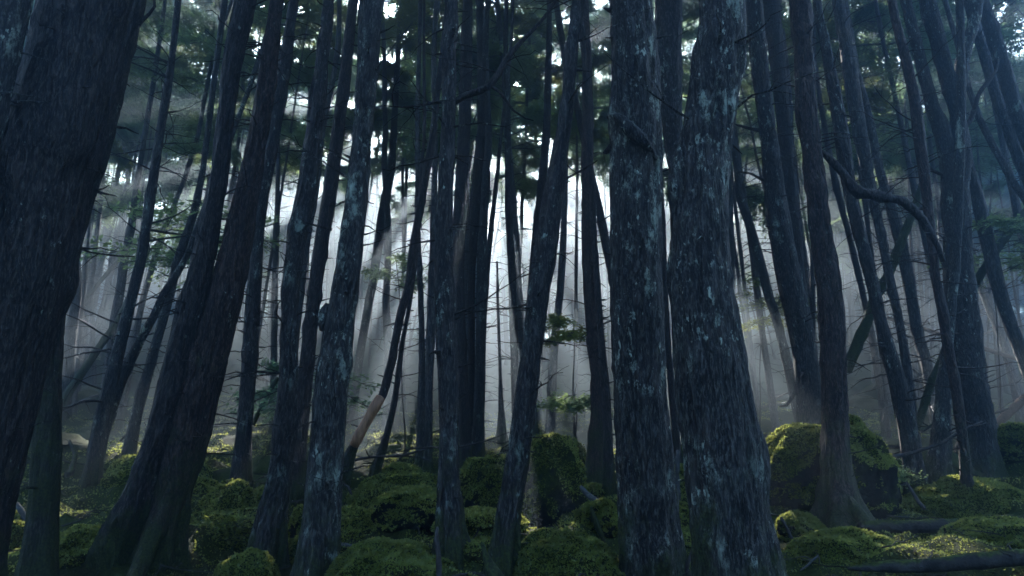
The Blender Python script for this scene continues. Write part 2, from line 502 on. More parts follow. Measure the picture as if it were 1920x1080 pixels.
# ------------------------------------------------------------------ crowns (shared meshes)
def spray(g, p0, az, L, elev, droop, leafsize, r, mleaf=1, stem=0.014, ntw=11, nl=13):
    """one flat layered bough: stem, side twigs and needle clusters"""
    n = 9
    t = np.linspace(0, 1, n)
    d = np.array([math.cos(az), math.sin(az), 0])
    side = np.array([-math.sin(az), math.cos(az), 0])
    bend = r.normal(0, .18)
    P = p0 + d * (L * t * math.cos(elev))[:, None] + side * (bend * L * t ** 2)[:, None]
    P[:, 2] += L * t * math.sin(elev) - droop * L * t ** 2
    P += r.normal(0, .015 * L, (n, 3)) * t[:, None]
    tube(g, P, stem * L / 2 * (1 - .85 * t) + .003, 4, 0, cap=False)
    tt = r.uniform(.12, 1.0, ntw * 2)
    C, D, S2, NN = [], [], [], []
    roll = r.normal(0, .3)
    for k, q in enumerate(tt):
        i = min(int(q * (n - 1)), n - 2); f = q * (n - 1) - i
        b = P[i] * (1 - f) + P[i + 1] * f
        sg = 1 if k % 2 else -1
        ang = r.uniform(.55, 1.05)
        dd = d * math.cos(ang) + side * sg * math.sin(ang)
        dd = dd + np.array([0, 0, r.normal(-.12, .16) + sg * roll * .4])
        dd = unit(dd)
        l = L * .46 * (1.12 - q) ** .6 * r.uniform(.6, 1.15)
        m = max(3, int(nl * l / (.3 * L) * .6 + 2))
        u = np.linspace(.1, 1, m)
        Q = b + dd * (l * u)[:, None] + np.array([0, 0, -1]) * (.12 * l * u ** 2)[:, None]
        tube(g, np.stack([b, b + dd * l * .5, Q[-1]]), [.006, .004, .002], 3, 0, cap=False)
        nrm = unit(np.cross(dd, np.cross(np.array([0, 0, 1.0]), dd)) + r.normal(0, .25, 3))
        sd = unit(np.cross(nrm, dd))
        for s2 in (-1, 1, -1, 1):
            C.append(Q + r.normal(0, 1, Q.shape) * np.array([.04, .04, .025])); D.append(np.tile(dd * .6 + sd * s2 * .8, (m, 1))); S2.append(np.tile(sd * s2, (m, 1))); NN.append(np.tile(nrm, (m, 1)))
    C = np.concatenate(C); D = unit(np.concatenate(D) + r.normal(0, .25, (len(C), 3))); NN = np.concatenate(NN)
    W = unit(np.cross(D, NN + r.normal(0, .3, (len(C), 3))))
    Ls = leafsize * r.uniform(.6, 1.4, len(C)); Ws = Ls * .23
    V = np.stack([C, C + D * (Ls * .5)[:, None] + W * Ws[:, None], C + D * Ls[:, None], C + D * (Ls * .5)[:, None] - W * Ws[:, None]], 1).reshape(-1, 3)
    g.add(V, np.arange(len(V)).reshape(-1, 4), None, mleaf)

def crown_mesh(seed, Hc=8.0, nb=46, Lmax=2.5, leaf=.085, mleaf=0, bark='far', ntw=11, nl=13):
    r = np.random.default_rng(seed)
    g = Geo()
    hs = np.sort(r.uniform(0, 1, nb))
    az = r.uniform(0, 6.28)
    for h in hs:
        az += 2.4 + r.normal(0, .5)
        L = (Lmax * (1 - h) ** .65 + .35) * r.uniform(.45, 1.1)
        if h < .15: L *= .8
        spray(g, np.array([0, 0, h * Hc]), az, L, r.uniform(-.05, .35) + .5 * h, r.uniform(.12, .35), leaf, r, 1, ntw=ntw, nl=nl)
    return (g.mesh('crown', [BARK[bark], M_LEAF[mleaf]], smooth=False), np.concatenate(g.v), np.concatenate(g.q), np.concatenate(g.mq), [BARK[bark], M_LEAF[mleaf]])

CROWNS = [crown_mesh(100 + k, mleaf=(0, 1, 0, 1, 0, 2)[k], Lmax=(2.6, 2.3, 2.8, 2.5, 2.1, 2.4)[k], nb=(27, 24, 29, 23, 26, 22)[k], ntw=26, leaf=.066, nl=27) for k in range(6)]
DENSE = [crown_mesh(200 + k, mleaf=k, Lmax=2.8, nb=54, ntw=15, leaf=.15) for k in range(2)]

# openings in the canopy: the needles leave these sun-ward passages free; each is (picture x, y, distance, radius) of its lower end
OPENINGS = [
    (1035, 800, 11, .10), (1128, 820, 8.5, .10), (948, 720, 12, .10), (800, 800, 11, .10),
    (728, 700, 11, .08), (675, 800, 9, .08), (590, 760, 12, .12), (530, 700, 13, .12), (1185, 640, 12, .10),
    (1112, 800, 9.5, .16), (1088, 740, 11, .09), (1165, 720, 11, .18), 
    (932, 820, 11.5, .15), (905, 790, 12.5, .08), (962, 800, 11, .08), 
    (712, 810, 10, .22), (684, 730, 9.5, .09), (745, 760, 12, .14), (655, 690, 12, .22), 
    (160, 560, 12, .20), (215, 590, 12, .12), (262, 540, 14, .22), (120, 470, 13, .2), (300, 620, 12, .12), (345, 520, 14, .18), (200, 440, 15, .2),
    (500, 640, 12, .22), (455, 590, 13, .14), (560, 620, 14, .18),
    (1268, 720, 9, .16), (1410, 640, 11, .25), (1450, 690, 12, .14), (1395, 740, 11, .1), (1540, 600, 12, .2),
    (1700, 600, 11, .25), (1745, 660, 12, .12), (1800, 600, 13, .2), (1885, 620, 11, .2), (1660, 640, 13, .14), (1900, 520, 13, .22),
    (928, 826, 9.90, 0.06), (1136, 934, 5.90, 0.09), (1520, 802, 5.64, 0.08), (416, 1054, 3.74, 0.09), (368, 994, 4.60, 0.07), (1632, 1030, 4.13, 0.08), (1552, 994, 4.49, 0.07), (1808, 898, 5.45, 0.07), (432, 910, 5.26, 0.05), (224, 850, 7.85, 0.05), (128, 958, 5.14, 0.06), (32, 970, 4.49, 0.06), (1008, 994, 3.89, 0.07), (1728, 1042, 3.56, 0.07), (1808, 1042, 3.46, 0.07), (1776, 898, 5.53, 0.06), (1600, 1006, 4.27, 0.07), (688, 886, 7.76, 0.05), (1104, 994, 3.95, 0.07), (1872, 994, 4.54, 0.08), (144, 838, 8.57, 0.06), (416, 874, 7.03, 0.06), (1088, 994, 3.95, 0.06),
    (886, 315, 9, .05)]
def opening_lines():
    P, R = [], []
    for px, py, d, r in OPENINGS:
        if d == 0: P.append(hit(px, py))
        else:
            q = ray(px, py); P.append(CAM + q * ((d - .02) / q[1]))
        R.append(r * (1.75 if 600 < px < 1180 and d > 8.4 else 2.2 if d > 8.4 else 1.9))
    return np.array(P), np.array(R)
OP, OR = opening_lines()

def in_opening(x, y, z0, z1, r=.3):
    for p, rr in zip(OP, OR):
        q = np.array([x, y]) - p[:2]
        s2 = S[:2]
        t = q @ s2 / (s2 @ s2)
        if t < 0: continue
        if np.linalg.norm(q - t * s2) < rr * .6 + r and z0 - 1 < p[2] + t * S[2] < z1: return True
    return False

def place_crown(cr, parent, loc, rot=(0, 0, 0), scale=(1, 1, 1)):
    from mathutils import Matrix, Euler
    me, V, Q, MQ, mats = cr
    rr = Euler(tuple(rot)) if not isinstance(rot, Euler) else rot
    M = Matrix.Translation(parent.location) @ parent.rotation_euler.to_matrix().to_4x4() @ Matrix.Translation(Vector(tuple(loc))) @ rr.to_matrix().to_4x4() @ Matrix.Diagonal((*scale, 1))
    M = np.array(M)
    W = V @ M[:3, :3].T + M[:3, 3]
    C = W[Q[:, 0]]
    lo, hi = C.min(0), C.max(0); mid = (lo + hi) / 2; rad = np.linalg.norm(hi - lo) / 2
    kill = np.zeros(len(Q), bool)
    for p, r in zip(OP, OR):
        if mid[1] > 32: r = r + .18
        t = (mid - p) @ S
        if t < 0 or np.linalg.norm(mid - p - t * S) > rad + r: continue
        dv = C - p
        tt = dv @ S
        dist = np.linalg.norm(dv - tt[:, None] * S, axis=1)
        c = dist < r * 2
        if c.any():
            nz = vnoise(C[c] * 3.0, 3)
            kk = np.zeros(len(Q), bool); kk[c] = (dist[c] < r * (1 + .35 * nz)) & (tt[c] > 0)
            kill |= kk
    if kill.sum() > 5:
        q = Q[~kill]; u, inv = np.unique(q, return_inverse=True)
        g = Geo(); g.add(V[u], inv.reshape(-1, 4)); g.mq = [MQ[~kill]]
        me = g.mesh('crown', mats, smooth=False)
    return link('crown', me, parent, loc=loc, rot=rr, scale=scale)

def dead_twigs(g, P, R, r, n, lmin, lmax, z0=0.0, m=0, rad=.006):
    """thin dead branches standing out from a trunk, part of the trunk's own mesh"""
    for _ in range(n):
        i = r.integers(2, len(P) - 1)
        p = P[i]
        if p[2] - P[0][2] < z0: continue
        az = r.uniform(0, 6.28); L = r.uniform(lmin, lmax) * r.uniform(.4, 1)
        d = np.array([math.cos(az), math.sin(az), 0.0])
        k = 7; t = np.linspace(0, 1, k)
        Q = p + d * (R[i] * .7 + L * t)[:, None]
        Q[:, 2] += L * (r.uniform(-.25, .45) * t + r.uniform(-.5, .25) * t ** 2)
        sd = np.array([-d[1], d[0], 0]); Q += sd * (r.normal(0, .25) * L * t ** 2)[:, None]
        Q += r.normal(0, .03 * L, (k, 3)) * t[:, None]
        rr = rad * (0.6 + L) * (1 - .75 * t)
        tube(g, Q, rr, 4, m, cap=False)
        if L > .35:
            for _k in range(r.integers(1, 5)):
                j = r.integers(2, k - 1); l2 = L * r.uniform(.2, .45)
                e = unit(d * .6 + sd * r.choice([-1, 1]) * r.uniform(.4, 1) + np.array([0, 0, r.normal(0, .4)]))
                T2 = np.stack([Q[j], Q[j] + e * l2 * .5, Q[j] + e * l2 + np.array([0, 0, -.1 * l2])])
                tube(g, T2, [rr[j] * .6, rr[j] * .45, .0015], 3, m, cap=False)

def trunk_disp(seed, amp, flare, roots, z0, ph, fl_h=.2):
    def f(P, Rr, th, d):
        n, s = Rr.shape
        a = np.concatenate([[0], np.cumsum(np.linalg.norm(np.diff(P, axis=0), axis=1))])[:, None]
        X = np.stack([d[..., 0] * Rr, d[..., 1] * Rr, d[..., 2] * Rr + a * np.ones_like(Rr)], -1)
        low = fbm(X * np.array([3, 3, 1.1]) + seed, 2, seed)
        rid = 1 - np.abs(vnoise(X * np.array([28, 28, 4.5]) + seed * 3, seed + 1)) * 2
        rid2 = vnoise(X * np.array([60, 60, 14]) + seed, seed + 2)
        out = Rr * (.88 + .11 * low) + amp * (.8 * rid + .5 * rid2)
        if len(P) > 20:
            rk = np.random.default_rng(seed + 5)
            for _ in range(int(a[-1, 0] * 2.2)):
                ka, kz, kr, kh = rk.uniform(0, 6.28), rk.uniform(0, a[-1, 0]), rk.uniform(.02, .05) + .2 * Rr[0, 0], rk.uniform(.05, .24)
                da = np.abs((th[None] - ka + math.pi) % (2 * math.pi) - math.pi) * Rr
                out = out + Rr * kh * np.exp(-(da ** 2 + ((a - kz) * .8) ** 2) / kr ** 2)
        h = np.clip(P[:, 2] - z0, 0, 9)[:, None]
        out = out + Rr * flare * np.exp(-h / fl_h) * (.75 + .55 * np.cos(roots * th[None] + ph) + .3 * np.cos((roots + 2) * th[None] + 2 * ph))
        return out
    return f

def lean_rot(dirv):
    return Vector(dirv).to_track_quat('Z', 'Y').to_euler()

HERO_XY = []
def make_tree(pts, base_y, bark, label, name='conifer_tree', group=None, crown=None, total=15.0, crown_h=8.5, flare=.55,
              twigs=26, tw=(.05, .5), extra=None, dy=0.0, stub=14, broken=False, cat='tree', crown_scale=1.0):
    """pts: (x, y, width) seen in the picture, any order top to base -> a tree standing at its own distance"""
    pts = sorted(pts, key=lambda p: -p[1])
    seed = abs(hash(label)) % 1000 if False else sum(map(ord, label)) % 997
    r = np.random.default_rng(seed)
    x0, y0, w0 = pts[0]
    if base_y > y0:
        x1, y1, _ = pts[1] if len(pts) > 1 else pts[0]
        sl = (x0 - x1) / max(y0 - y1, 1)
        bx = x0 + sl * (base_y - y0) * .7
        pts = [(bx, base_y, w0 * 1.03)] + pts
    B = hitf(pts[0][0], pts[0][1])
    D = B[1]
    if D > 5 and crown_h == 8.5: crown_h, total, crown_scale = 10.8, 17.0, .85
    HERO_XY.append((B[0], B[1]))
    P, R = [], []
    for (px, py, w) in pts:
        d = ray(px, py)
        yv = D
        p = CAM + d * (yv / d[1])
        if dy:
            yv = D + dy * (p[2] - B[2]) + .0
            p = CAM + d * (yv / d[1])
        P.append(p); R.append(w / FPX * (p - CAM).dot(FWD) / 2)
    P = np.array(P); R = np.array(R)
    P[0, 2] = min(P[0, 2], B[2])
    root = P[0].copy()
    down = unit(P[0] - P[1]); down = unit(down * .5 + np.array([0, 0, -1.0]))
    P = np.vstack([P[0] + down * .3, P]); R = np.concatenate([[R[0] * 1.1], R])
    top = P[-1]
    nseen = len(P)
    step = [.03 if D < 5.5 else .05 if D < 9 else .1] * (len(P) + 4)
    if not broken:
        a = unit(P[-1] - P[-3 if len(P) > 3 else -2])
        a = unit(a + np.array([0, 0, .5]))
        left = total - (top[2] - root[2])
        if left > .5:
            k = max(2, int(left / 1.5))
            hh = np.linspace(0, left, k + 1)[1:]
            E = top + a * (hh / max(a[2], .3))[:, None]
            E[:, :2] += r.normal(0, .05, (len(E), 2))
            P = np.vstack([P, E]); R = np.concatenate([R, R[-1] * (1 - .85 * hh / left)])
            step = step[:nseen - 1] + [.4] * (len(P) + 2)
    g = Geo()
    segs = 72 if D < 4.3 else 48 if D < 6.5 else 28 if D < 10 else 16
    Pc, Rc = catmull(P, R, step)
    amp = min(.02, R[0] * .085)
    tube(g, Pc, Rc, segs, 0, trunk_disp(seed, amp, flare, r.integers(3, 6), root[2], r.uniform(0, 6), .16 + R[0] * .5))
    vis = Pc[Pc[:, 2] < min(top[2] + 2, root[2] + crown_h + 2)]
    if len(vis) > 8:
        dead_twigs(g, vis, Rc[:len(vis)], r, int(twigs * 1.5), tw[0], tw[1], .8, rad=.0075)
        dead_twigs(g, vis, Rc[:len(vis)], r, stub + 6, .03, .16, .4, rad=.014)
    me = g.mesh('trunk', BARK[bark] if isinstance(bark, str) else bark, origin=root, smooth=True)
    e = bpy.data.objects.new(name, None); COL.objects.link(e); e.location = root
    e.empty_display_size = .3
    tag(e, label, cat, group)
    tr = link('trunk', me, e)
    if not broken:
        j = int(np.argmin(np.abs(Pc[:, 2] - (root[2] + crown_h))))
        j = min(j, len(Pc) - 3)
        cd = unit(Pc[-1] - Pc[j])
        sc = (Pc[-1][2] - Pc[j][2]) / 7.8
        cm = CROWNS[r.integers(0, 6)] if crown is None else CROWNS[crown]
        place_crown(cm, e, loc=Pc[j] - root, rot=lean_rot(cd), scale=(crown_scale, crown_scale, max(sc, .3)))
    if extra:
        for (nm, pp, mm) in extra:
            add_limb(e, root, D, nm, pp, mm, r, dy=0)
    return e, D, root

def add_limb(e, root, D, nm, pp, mm, r, dy=0, segs=14, rough=.12, label=None, twig=0):
    P, R = [], []
    for q in pp:
        d = ray(q[0], q[1]); yv = D + (q[3] if len(q) > 3 else 0)
        p = CAM + d * (yv / d[1]); P.append(p); R.append(max(q[2], 1.2) / FPX * (p - CAM).dot(FWD) / 2)
    Pc, Rc = catmull(P, R, .05)
    g = Geo()
    sd = int(abs(P[0][0]) * 100) % 90
    tube(g, Pc, Rc, segs, 0, lambda a, b, c, d: b * (1 + rough * fbm((a[:, None] + d * b[..., None]) * 14, 2, sd)))
    if twig and len(Pc) > 6:
        dead_twigs(g, Pc, Rc, r, twig, .1, .5, -50, rad=.005)
    o = link(nm, g.mesh(nm, mm, origin=root), e)
    if label: o['label'] = label
    return o

FILL_SEED = 77
# ------------------------------------------------------------------ the traced trees
def B_(*a): return a
make_tree([(15,0,80),(-5,100,82),(-35,220,84),(-75,360,86),(-130,560,90)], 1120, 'heavy', 'rough flaky trunk cut off by the top left corner of the picture', total=14)
T1, D1, R1 = make_tree([(165,0,150),(140,130,158),(98,270,176),(75,340,176),(35,540,166),(-5,680,158),(-30,790,160),(-78,965,164)], 1130, 'dark',
    'thickest leaning dark trunk filling the left edge of the picture', total=15, flare=.25, twigs=10, stub=8)
make_tree([(75,60,36),(45,200,38),(15,330,40),(-20,480,42)], 880, 'lichen', 'grey-green trunk showing between the corner trunk and the thickest left trunk')
T1b, D1b, R1b = make_tree([(248,0,45),(222,110,48),(180,280,50),(150,380,50),(125,470,50),(104,540,52),(90,620,55),(86,700,56),(88,840,58),(79,990,58),(72,1070,62)], 1088, 'mossy',
    'moss-footed trunk standing just right of the thickest leaning left trunk', total=15, flare=.3, twigs=8)
add_limb(T1b, R1b, D1b, 'branch', [(246,52,9),(262,42,8),(280,26,6),(290,12,5),(289,-10,4)], BARK['dark'], rng)
add_limb(T1, R1, D1, 'branch', [(78,88,8),(52,66,7),(46,40,5),(55,15,4)], BARK['dark'], rng)
add_limb(T1b, R1b, D1b, 'branch', [(110,455,4),(140,463,4),(170,473,3.5),(222,480,3),(252,481,2)], BARK['dark'], rng, twig=4)
make_tree([(460,0,42),(439,100,36),(425,200,32),(414,300,33),(397,400,37),(378,500,44),(358,580,48),(342,640,48),(320,740,50),(293,840,52),(258,940,60),(232,1000,66)], 1032, 'dark',
    'dark leaning trunk rooted in green moss, left of the pair at lower left', total=16, flare=.45, twigs=40)
T3, D3_, R3 = make_tree([(520,0,24),(507,100,32),(498,170,34),(485,250,34),(470,330,42),(452,420,52),(436,500,60),(422,560,64),(400,640,72),(372,740,78),(350,840,76),(328,920,70),(308,1010,70)], 1045, 'brown',
    'broad brown leaning trunk with a sunlit edge near its foot, lower left', total=16, flare=.4, twigs=40)
add_limb(T3, R3, D3_, 'root', [(335,860,14,.0),(322,905,30,-.03),(302,965,38,-.10),(275,1030,34,-.2),(250,1090,30,-.35),(230,1130,20,-.5)], BARK['brown'], rng)
make_tree([(548,20,18),(535,120,24),(520,200,27),(505,300,27),(490,380,26),(482,460,24),(476,540,26),(470,640,28),(463,740,28),(452,870,30)], 925, 'lichen',
    'straight grey trunk rising from behind the broad brown leaning trunk', twigs=50)
make_tree([(616,0,22),(608,80,24),(600,150,27),(590,240,30),(580,320,34),(566,400,36),(555,460,37),(546,530,37),(541,620,38),(541,700,42),(535,800,46),(523,900,48),(508,980,54)], 1072, 'lichen',
    'dark trunk standing immediately left of the white-spotted lichen trunk', total=16, twigs=45)
make_tree([(658,40,22),(645,160,24),(632,260,26),(615,380,28),(600,470,29),(588,560,30),(576,680,28),(565,780,28),(558,860,30)], 930, 'dark',
    'thin dark trunk squeezed behind the white-spotted lichen trunk on its left', twigs=35)
T6, D6, R6 = make_tree([(697,0,44),(691,100,42),(684,200,42),(676,300,44),(667,380,46),(656,480,50),(645,560,52),(632,640,58),(622,720,64),(615,790,66),(609,900,66),(602,1000,68),(596,1076,70)], 1105, 'heavy',
    'trunk spotted with pale white-green lichen, left of centre, a bright snag on its side', total=16, twigs=30)
add_limb(T6, R6, D6, 'branch_stub', [(606,742,9),(596,735,7),(588,728,5),(586,718,3)], M_PALE, rng)
add_limb(T6, R6, D6, 'branch', [(622,430,6),(600,425,5),(575,418,3),(560,408,2)], BARK['dark'], rng)
add_limb(T6, R6, D6, 'burl', [(622,575,26),(612,590,30),(606,606,24),(604,620,10)], BARK['heavy'], rng)
T7, D7, R7 = make_tree([(846,0,27),(842,100,28),(842,200,27),(838,300,28),(834,400,31),(832,500,37),(835,560,42),(839,660,44),(841,740,43),(843,940,43),(847,1020,46)], 1046, 'lichen',
    'straight dark trunk in the middle with a long bent dead bough high up', total=17, twigs=26)
add_limb(T7, R7, D7, 'bough', [(850,192,13),(872,180,12),(900,170,13),(918,160,14),(935,138,12),(945,118,11),(960,98,10),(985,70,8),(1010,45,7),(1030,20,6),(1042,0,5),(1056,-30,4)], BARK['dark'], rng, twig=14)
add_limb(T7, R7, D7, 'branch', [(918,160,7),(936,172,6),(950,190,5),(962,207,4),(985,222,3),(1000,226,2)], BARK['dark'], rng, twig=6)
add_limb(T7, R7, D7, 'branch', [(838,190,7),(815,192,6),(790,197,5),(755,201,3),(720,198,2)], BARK['dark'], rng, twig=8)
make_tree([(874,120,24),(872,200,25),(868,300,25),(862,400,25),(859,500,25),(862,600,22),(868,700,20),(872,820,22)], 880, 'dark',
    'slim trunk close behind the right side of the middle trunk with the bent bough', twigs=40)
make_tree([(902,60,20),(904,200,22),(902,300,22),(897,360,20),(888,450,17),(884,540,13),(884,700,14),(884,820,16)], 858, 'dark',
    'narrow black trunk standing left beside its twin in the central light', twigs=26)
make_tree([(916,240,14),(912,320,16),(908,400,18),(904,480,20),(903,560,22),(900,700,22),(897,840,24)], 868, 'lichen',
    'narrow trunk, right one of the close twins in the central light', twigs=26)
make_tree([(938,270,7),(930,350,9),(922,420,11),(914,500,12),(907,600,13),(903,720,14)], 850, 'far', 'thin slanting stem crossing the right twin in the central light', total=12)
make_tree([(948,60,10),(951,160,12),(952,250,13),(954,400,15),(959,500,15),(963,620,15),(966,720,16)], 860, 'lichen',
    'slender straight trunk in the light just left of the big slanting trunk', twigs=30)
make_tree([(932,490,4),(933,560,5),(935,620,6),(938,700,8),(940,780,12)], 826, 'far', 'dead splintered spike of trunk standing in the brightest shaft', broken=True, twigs=2, stub=4, flare=.9)
T12, D12, R12 = make_tree([(1084,0,25),(1072,90,25),(1067,150,29),(1063,200,32),(1048,300,35),(1034,390,40),(1025,460,44),(1017,510,43),(1010,550,41),(999,640,39),(986,740,46),(974,840,48),(957,940,46),(946,1030,47)], 1062, 'lichen',
    'big slanting trunk right of centre, leaning to the right at its top', total=16, twigs=22)
add_limb(T12, R12, D12, 'branch', [(1045,345,5),(1060,336,5),(1075,328,4.5),(1098,315,4),(1120,301,3)], BARK['dark'], rng, twig=2)
add_limb(T12, R12, D12, 'branch_stub', [(1004,445,10),(1006,452,9),(1000,460,4)], BARK['dark'], rng)
make_tree([(1040,-20,12),(1048,40,13),(1060,110,14),(1078,185,15),(1095,260,17),(1108,330,18),(1125,400,18),(1139,470,19),(1158,560,20),(1180,660,22)], 850, 'dark',
    'slim trunk leaning the opposite way, crossing behind the big slanting trunk', dy=.12, twigs=12)
make_tree([(1098,40,18),(1101,120,18),(1102,200,20),(1101,300,23),(1103,400,27),(1107,500,32),(1111,580,34),(1118,660,33),(1122,740,32),(1118,840,34)], 905, 'brown',
    'reddish trunk in the haze just left of the burled giant', twigs=34)
make_tree([(1112,400,12),(1118,500,14),(1128,640,16),(1137,760,17),(1141,860,18)], 922, 'dark', 'thin trunk between the reddish hazy trunk and the burled giant', twigs=20)
make_tree([(1062,250,10),(1060,330,11),(1057,430,12),(1051,540,14),(1040,640,15),(1034,740,18)], 832, 'far',
    'thin trunk rising from behind the peaked mossy boulder', twigs=24)
make_tree([(1030,60,11),(1028,140,13),(1026,210,14),(1022,280,16),(1015,350,16),(1007,420,16),(998,520,16),(990,640,17),(982,760,18)], 860, 'dark',
    'straight trunk half hidden behind the big slanting trunk', twigs=24)
# the burled giant and its neighbours
T14, D14, R14 = make_tree([(1183,0,86),(1190,100,90),(1192,190,96),(1192,250,100),(1190,330,96),(1190,430,98),(1191,540,100),(1198,700,106),(1207,840,111),(1213,940,114),(1220,1076,119)], 1120, 'heavy',
    'giant lichen-covered trunk with a hooked burl, right of the picture centre', total=16, flare=.25, twigs=6, stub=8)
add_limb(T14, R14, D14, 'burl', [(1150,216,10,-.09),(1164,224,24,-.14),(1182,240,32,-.15),(1202,262,32,-.14),(1220,285,20,-.11),(1230,300,8,-.09)], BARK['heavy'], rng, rough=.45)
add_limb(T14, R14, D14, 'branch_stub', [(1158,225,20),(1146,222,11),(1138,219,4)], BARK['dark'], rng, rough=.3)
add_limb(T14, R14, D14, 'branch_stub', [(1158,270,22),(1147,277,16),(1136,285,9),(1131,287,3)], BARK['dark'], rng, rough=.3)
add_limb(T14, R14, D14, 'branch_stub', [(1152,20,16),(1141,19,8),(1132,15,3)], BARK['dark'], rng, rough=.3)
make_tree([(1255,-10,50),(1255,100,50),(1258,200,47),(1268,300,38),(1284,400,36),(1302,480,36),(1318,600,38),(1330,760,40),(1336,900,44)], 1010, 'lichen',
    'trunk wedged between the burled giant and the massive trunk on its right', total=15, twigs=10)
make_tree([(1243,400,9),(1245,480,10),(1248,560,11),(1252,640,12),(1262,760,14),(1270,850,15)], 905, 'dark', 'pole-thin trunk seen in the narrow gap right of the burled giant', twigs=8)
T17, D17, R17 = make_tree([(1355,0,84),(1344,100,94),(1336,190,96),(1323,280,102),(1315,350,106),(1312,430,110),(1316,540,120),(1329,640,132),(1341,740,141),(1355,840,146),(1366,940,152),(1384,1070,168)], 1150, 'heavy',
    'massive curved trunk with teal lichen, widest of the trunks on the right half', total=16, flare=.12, twigs=6, stub=10)
add_limb(T17, R17, D17, 'branch_stub', [(1380,88,12),(1395,82,8),(1408,73,6),(1418,68,3)], BARK['dark'], rng, rough=.3)
add_limb(T17, R17, D17, 'burl', [(1285,250,12),(1272,310,26,-.02),(1266,360,30,-.02),(1268,420,16)], BARK['heavy'], rng, rough=.2)
T18, D18, R18 = make_tree([(1413,0,32),(1423,100,34),(1434,200,34),(1446,300,38),(1458,400,42),(1474,500,46),(1488,560,48),(1506,640,46),(1516,740,48)], 862, 'lichen',
    'thicker of the paired trunks rising behind the large mossy boulder, broken stubs on its left', total=17, twigs=40, tw=(.2,.7))
for q in ([(1440,245,9),(1420,244,7),(1395,238,5),(1378,233,3)], [(1446,345,6),(1425,335,5),(1405,325,4),(1380,322,3)], [(1470,430,7),(1450,422,6),(1436,425,3)], [(1490,735,9),(1475,760,5),(1462,762,3)],[(1440,140,6),(1462,128,4),(1490,125,2)]):
    add_limb(T18, R18, D18, 'branch', q, BARK['dark'], rng, twig=3)
make_tree([(1447,0,31),(1457,100,30),(1467,200,30),(1476,300,28),(1486,400,26),(1495,500,26),(1504,600,28),(1514,720,30)], 845, 'dark',
    'thinner partner of the paired trunks rising behind the large mossy boulder', twigs=30)
T19, D19, R19 = make_tree([(1500,0,36),(1507,100,32),(1513,200,35),(1524,300,36),(1536,400,39),(1547,480,43),(1555,540,45),(1561,640,44),(1565,740,44),(1567,840,46),(1572,920,58),(1577,975,78)], 990, 'brown',
    'straight trunk with wide mossy foot standing before the large mossy boulder', total=16, flare=.7, twigs=20)
add_limb(T19, R19, D19, 'bough', [(1538,283,9),(1548,290,11),(1562,304,13),(1580,325,15),(1598,350,18),(1612,362,21),(1630,364,20),(1652,370,22),(1672,373,19),(1690,376,18),(1710,390,17),(1730,412,15),(1745,437,14),(1757,460,12),(1768,490,10)], BARK['dark'], rng, rough=.28, twig=8)
add_limb(T19, R19, D19, 'root', [(1590,940,26,-.1),(1615,970,24,-.2),(1650,1005,18,-.3),(1690,1040,12,-.45)], BARK['mossy'], rng)
make_tree([(1532,0,16),(1545,70,17),(1558,140,20),(1573,220,24),(1585,300,26),(1596,370,25),(1612,440,25),(1628,500,25),(1642,560,24),(1658,630,28),(1672,680,32),(1692,750,34),(1708,840,32),(1716,890,32)], 930, 'lichen',
    'curving trunk passing behind the arching dead bough, lower part leaning left', total=16, twigs=34, tw=(.2,.6))
make_tree([(1570,0,22),(1588,90,26),(1602,190,28),(1620,290,25),(1636,370,21),(1652,440,18),(1668,520,17),(1685,600,17),(1702,700,19)], 868, 'far',
    'hazy leaning trunk standing against the bright glow on the upper right', twigs=60, tw=(.3,1.0))
make_tree([(1606,130,13),(1625,200,14),(1650,320,16),(1672,390,17),(1690,450,18),(1705,530,19),(1720,620,20),(1740,700,20)], 836, 'far',
    'hazy leaning trunk just right of the one against the bright glow', twigs=40, tw=(.3,.9))
make_tree([(1525,100,8),(1538,190,10),(1550,260,11),(1562,320,12),(1578,390,12),(1592,440,12),(1606,500,13),(1620,560,13),(1640,660,14)], 820, 'dark', 'very thin knobbly stem leaning just right of the straight mossy-footed trunk', twigs=30)
make_tree([(1672,0,16),(1682,50,16),(1696,100,18),(1712,170,20),(1722,240,22),(1732,320,22),(1741,400,20),(1748,460,18),(1757,530,17),(1768,590,17),(1780,665,18),(1794,740,19),(1807,840,21),(1814,920,22)], 968, 'brown',
    'slim trunk standing in front of the forked tree behind the upper fallen log', total=14, flare=.4, twigs=34, tw=(.2,.7))
T23, D23, R23 = make_tree([(1735,0,24),(1752,55,26),(1768,110,28),(1782,170,28),(1795,220,28),(1795,290,46),(1791,350,52),(1793,400,54),(1797,480,56),(1803,560,60),(1812,640,62),(1822,740,61),(1833,830,62)], 893, 'lichen',
    'forked tree with three thick arms, largest trunk near the right edge', total=15, flare=.35, twigs=20)
add_limb(T23, R23, D23, 'limb', [(1696,-10,18),(1711,55,20),(1725,110,20),(1739,165,21),(1750,205,25),(1765,240,30),(1775,290,30),(1778,340,20)], BARK['lichen'], rng, twig=16)
add_limb(T23, R23, D23, 'limb', [(1834,-20,24),(1829,20,22),(1824,50,21),(1812,85,22),(1803,125,23),(1799,190,20),(1798,240,24),(1800,300,24)], BARK['heavy'], rng, twig=6)
add_limb(T23, R23, D23, 'branch', [(1803,245,8),(1820,225,9),(1828,200,8),(1836,175,8),(1855,150,7),(1868,130,5),(1872,110,3)], BARK['dark'], rng, twig=6)
add_limb(T23, R23, D23, 'branch', [(1775,330,6),(1760,325,6),(1748,320,5),(1735,300,4),(1724,280,3)], BARK['dark'], rng)
make_tree([(1792,480,18),(1783,580,20),(1776,650,21),(1771,705,23),(1768,770,27),(1764,830,31)], 905, 'heavy', 'pale lichen-coated trunk with a sunlit edge, left of the forked tree', total=12, twigs=6)
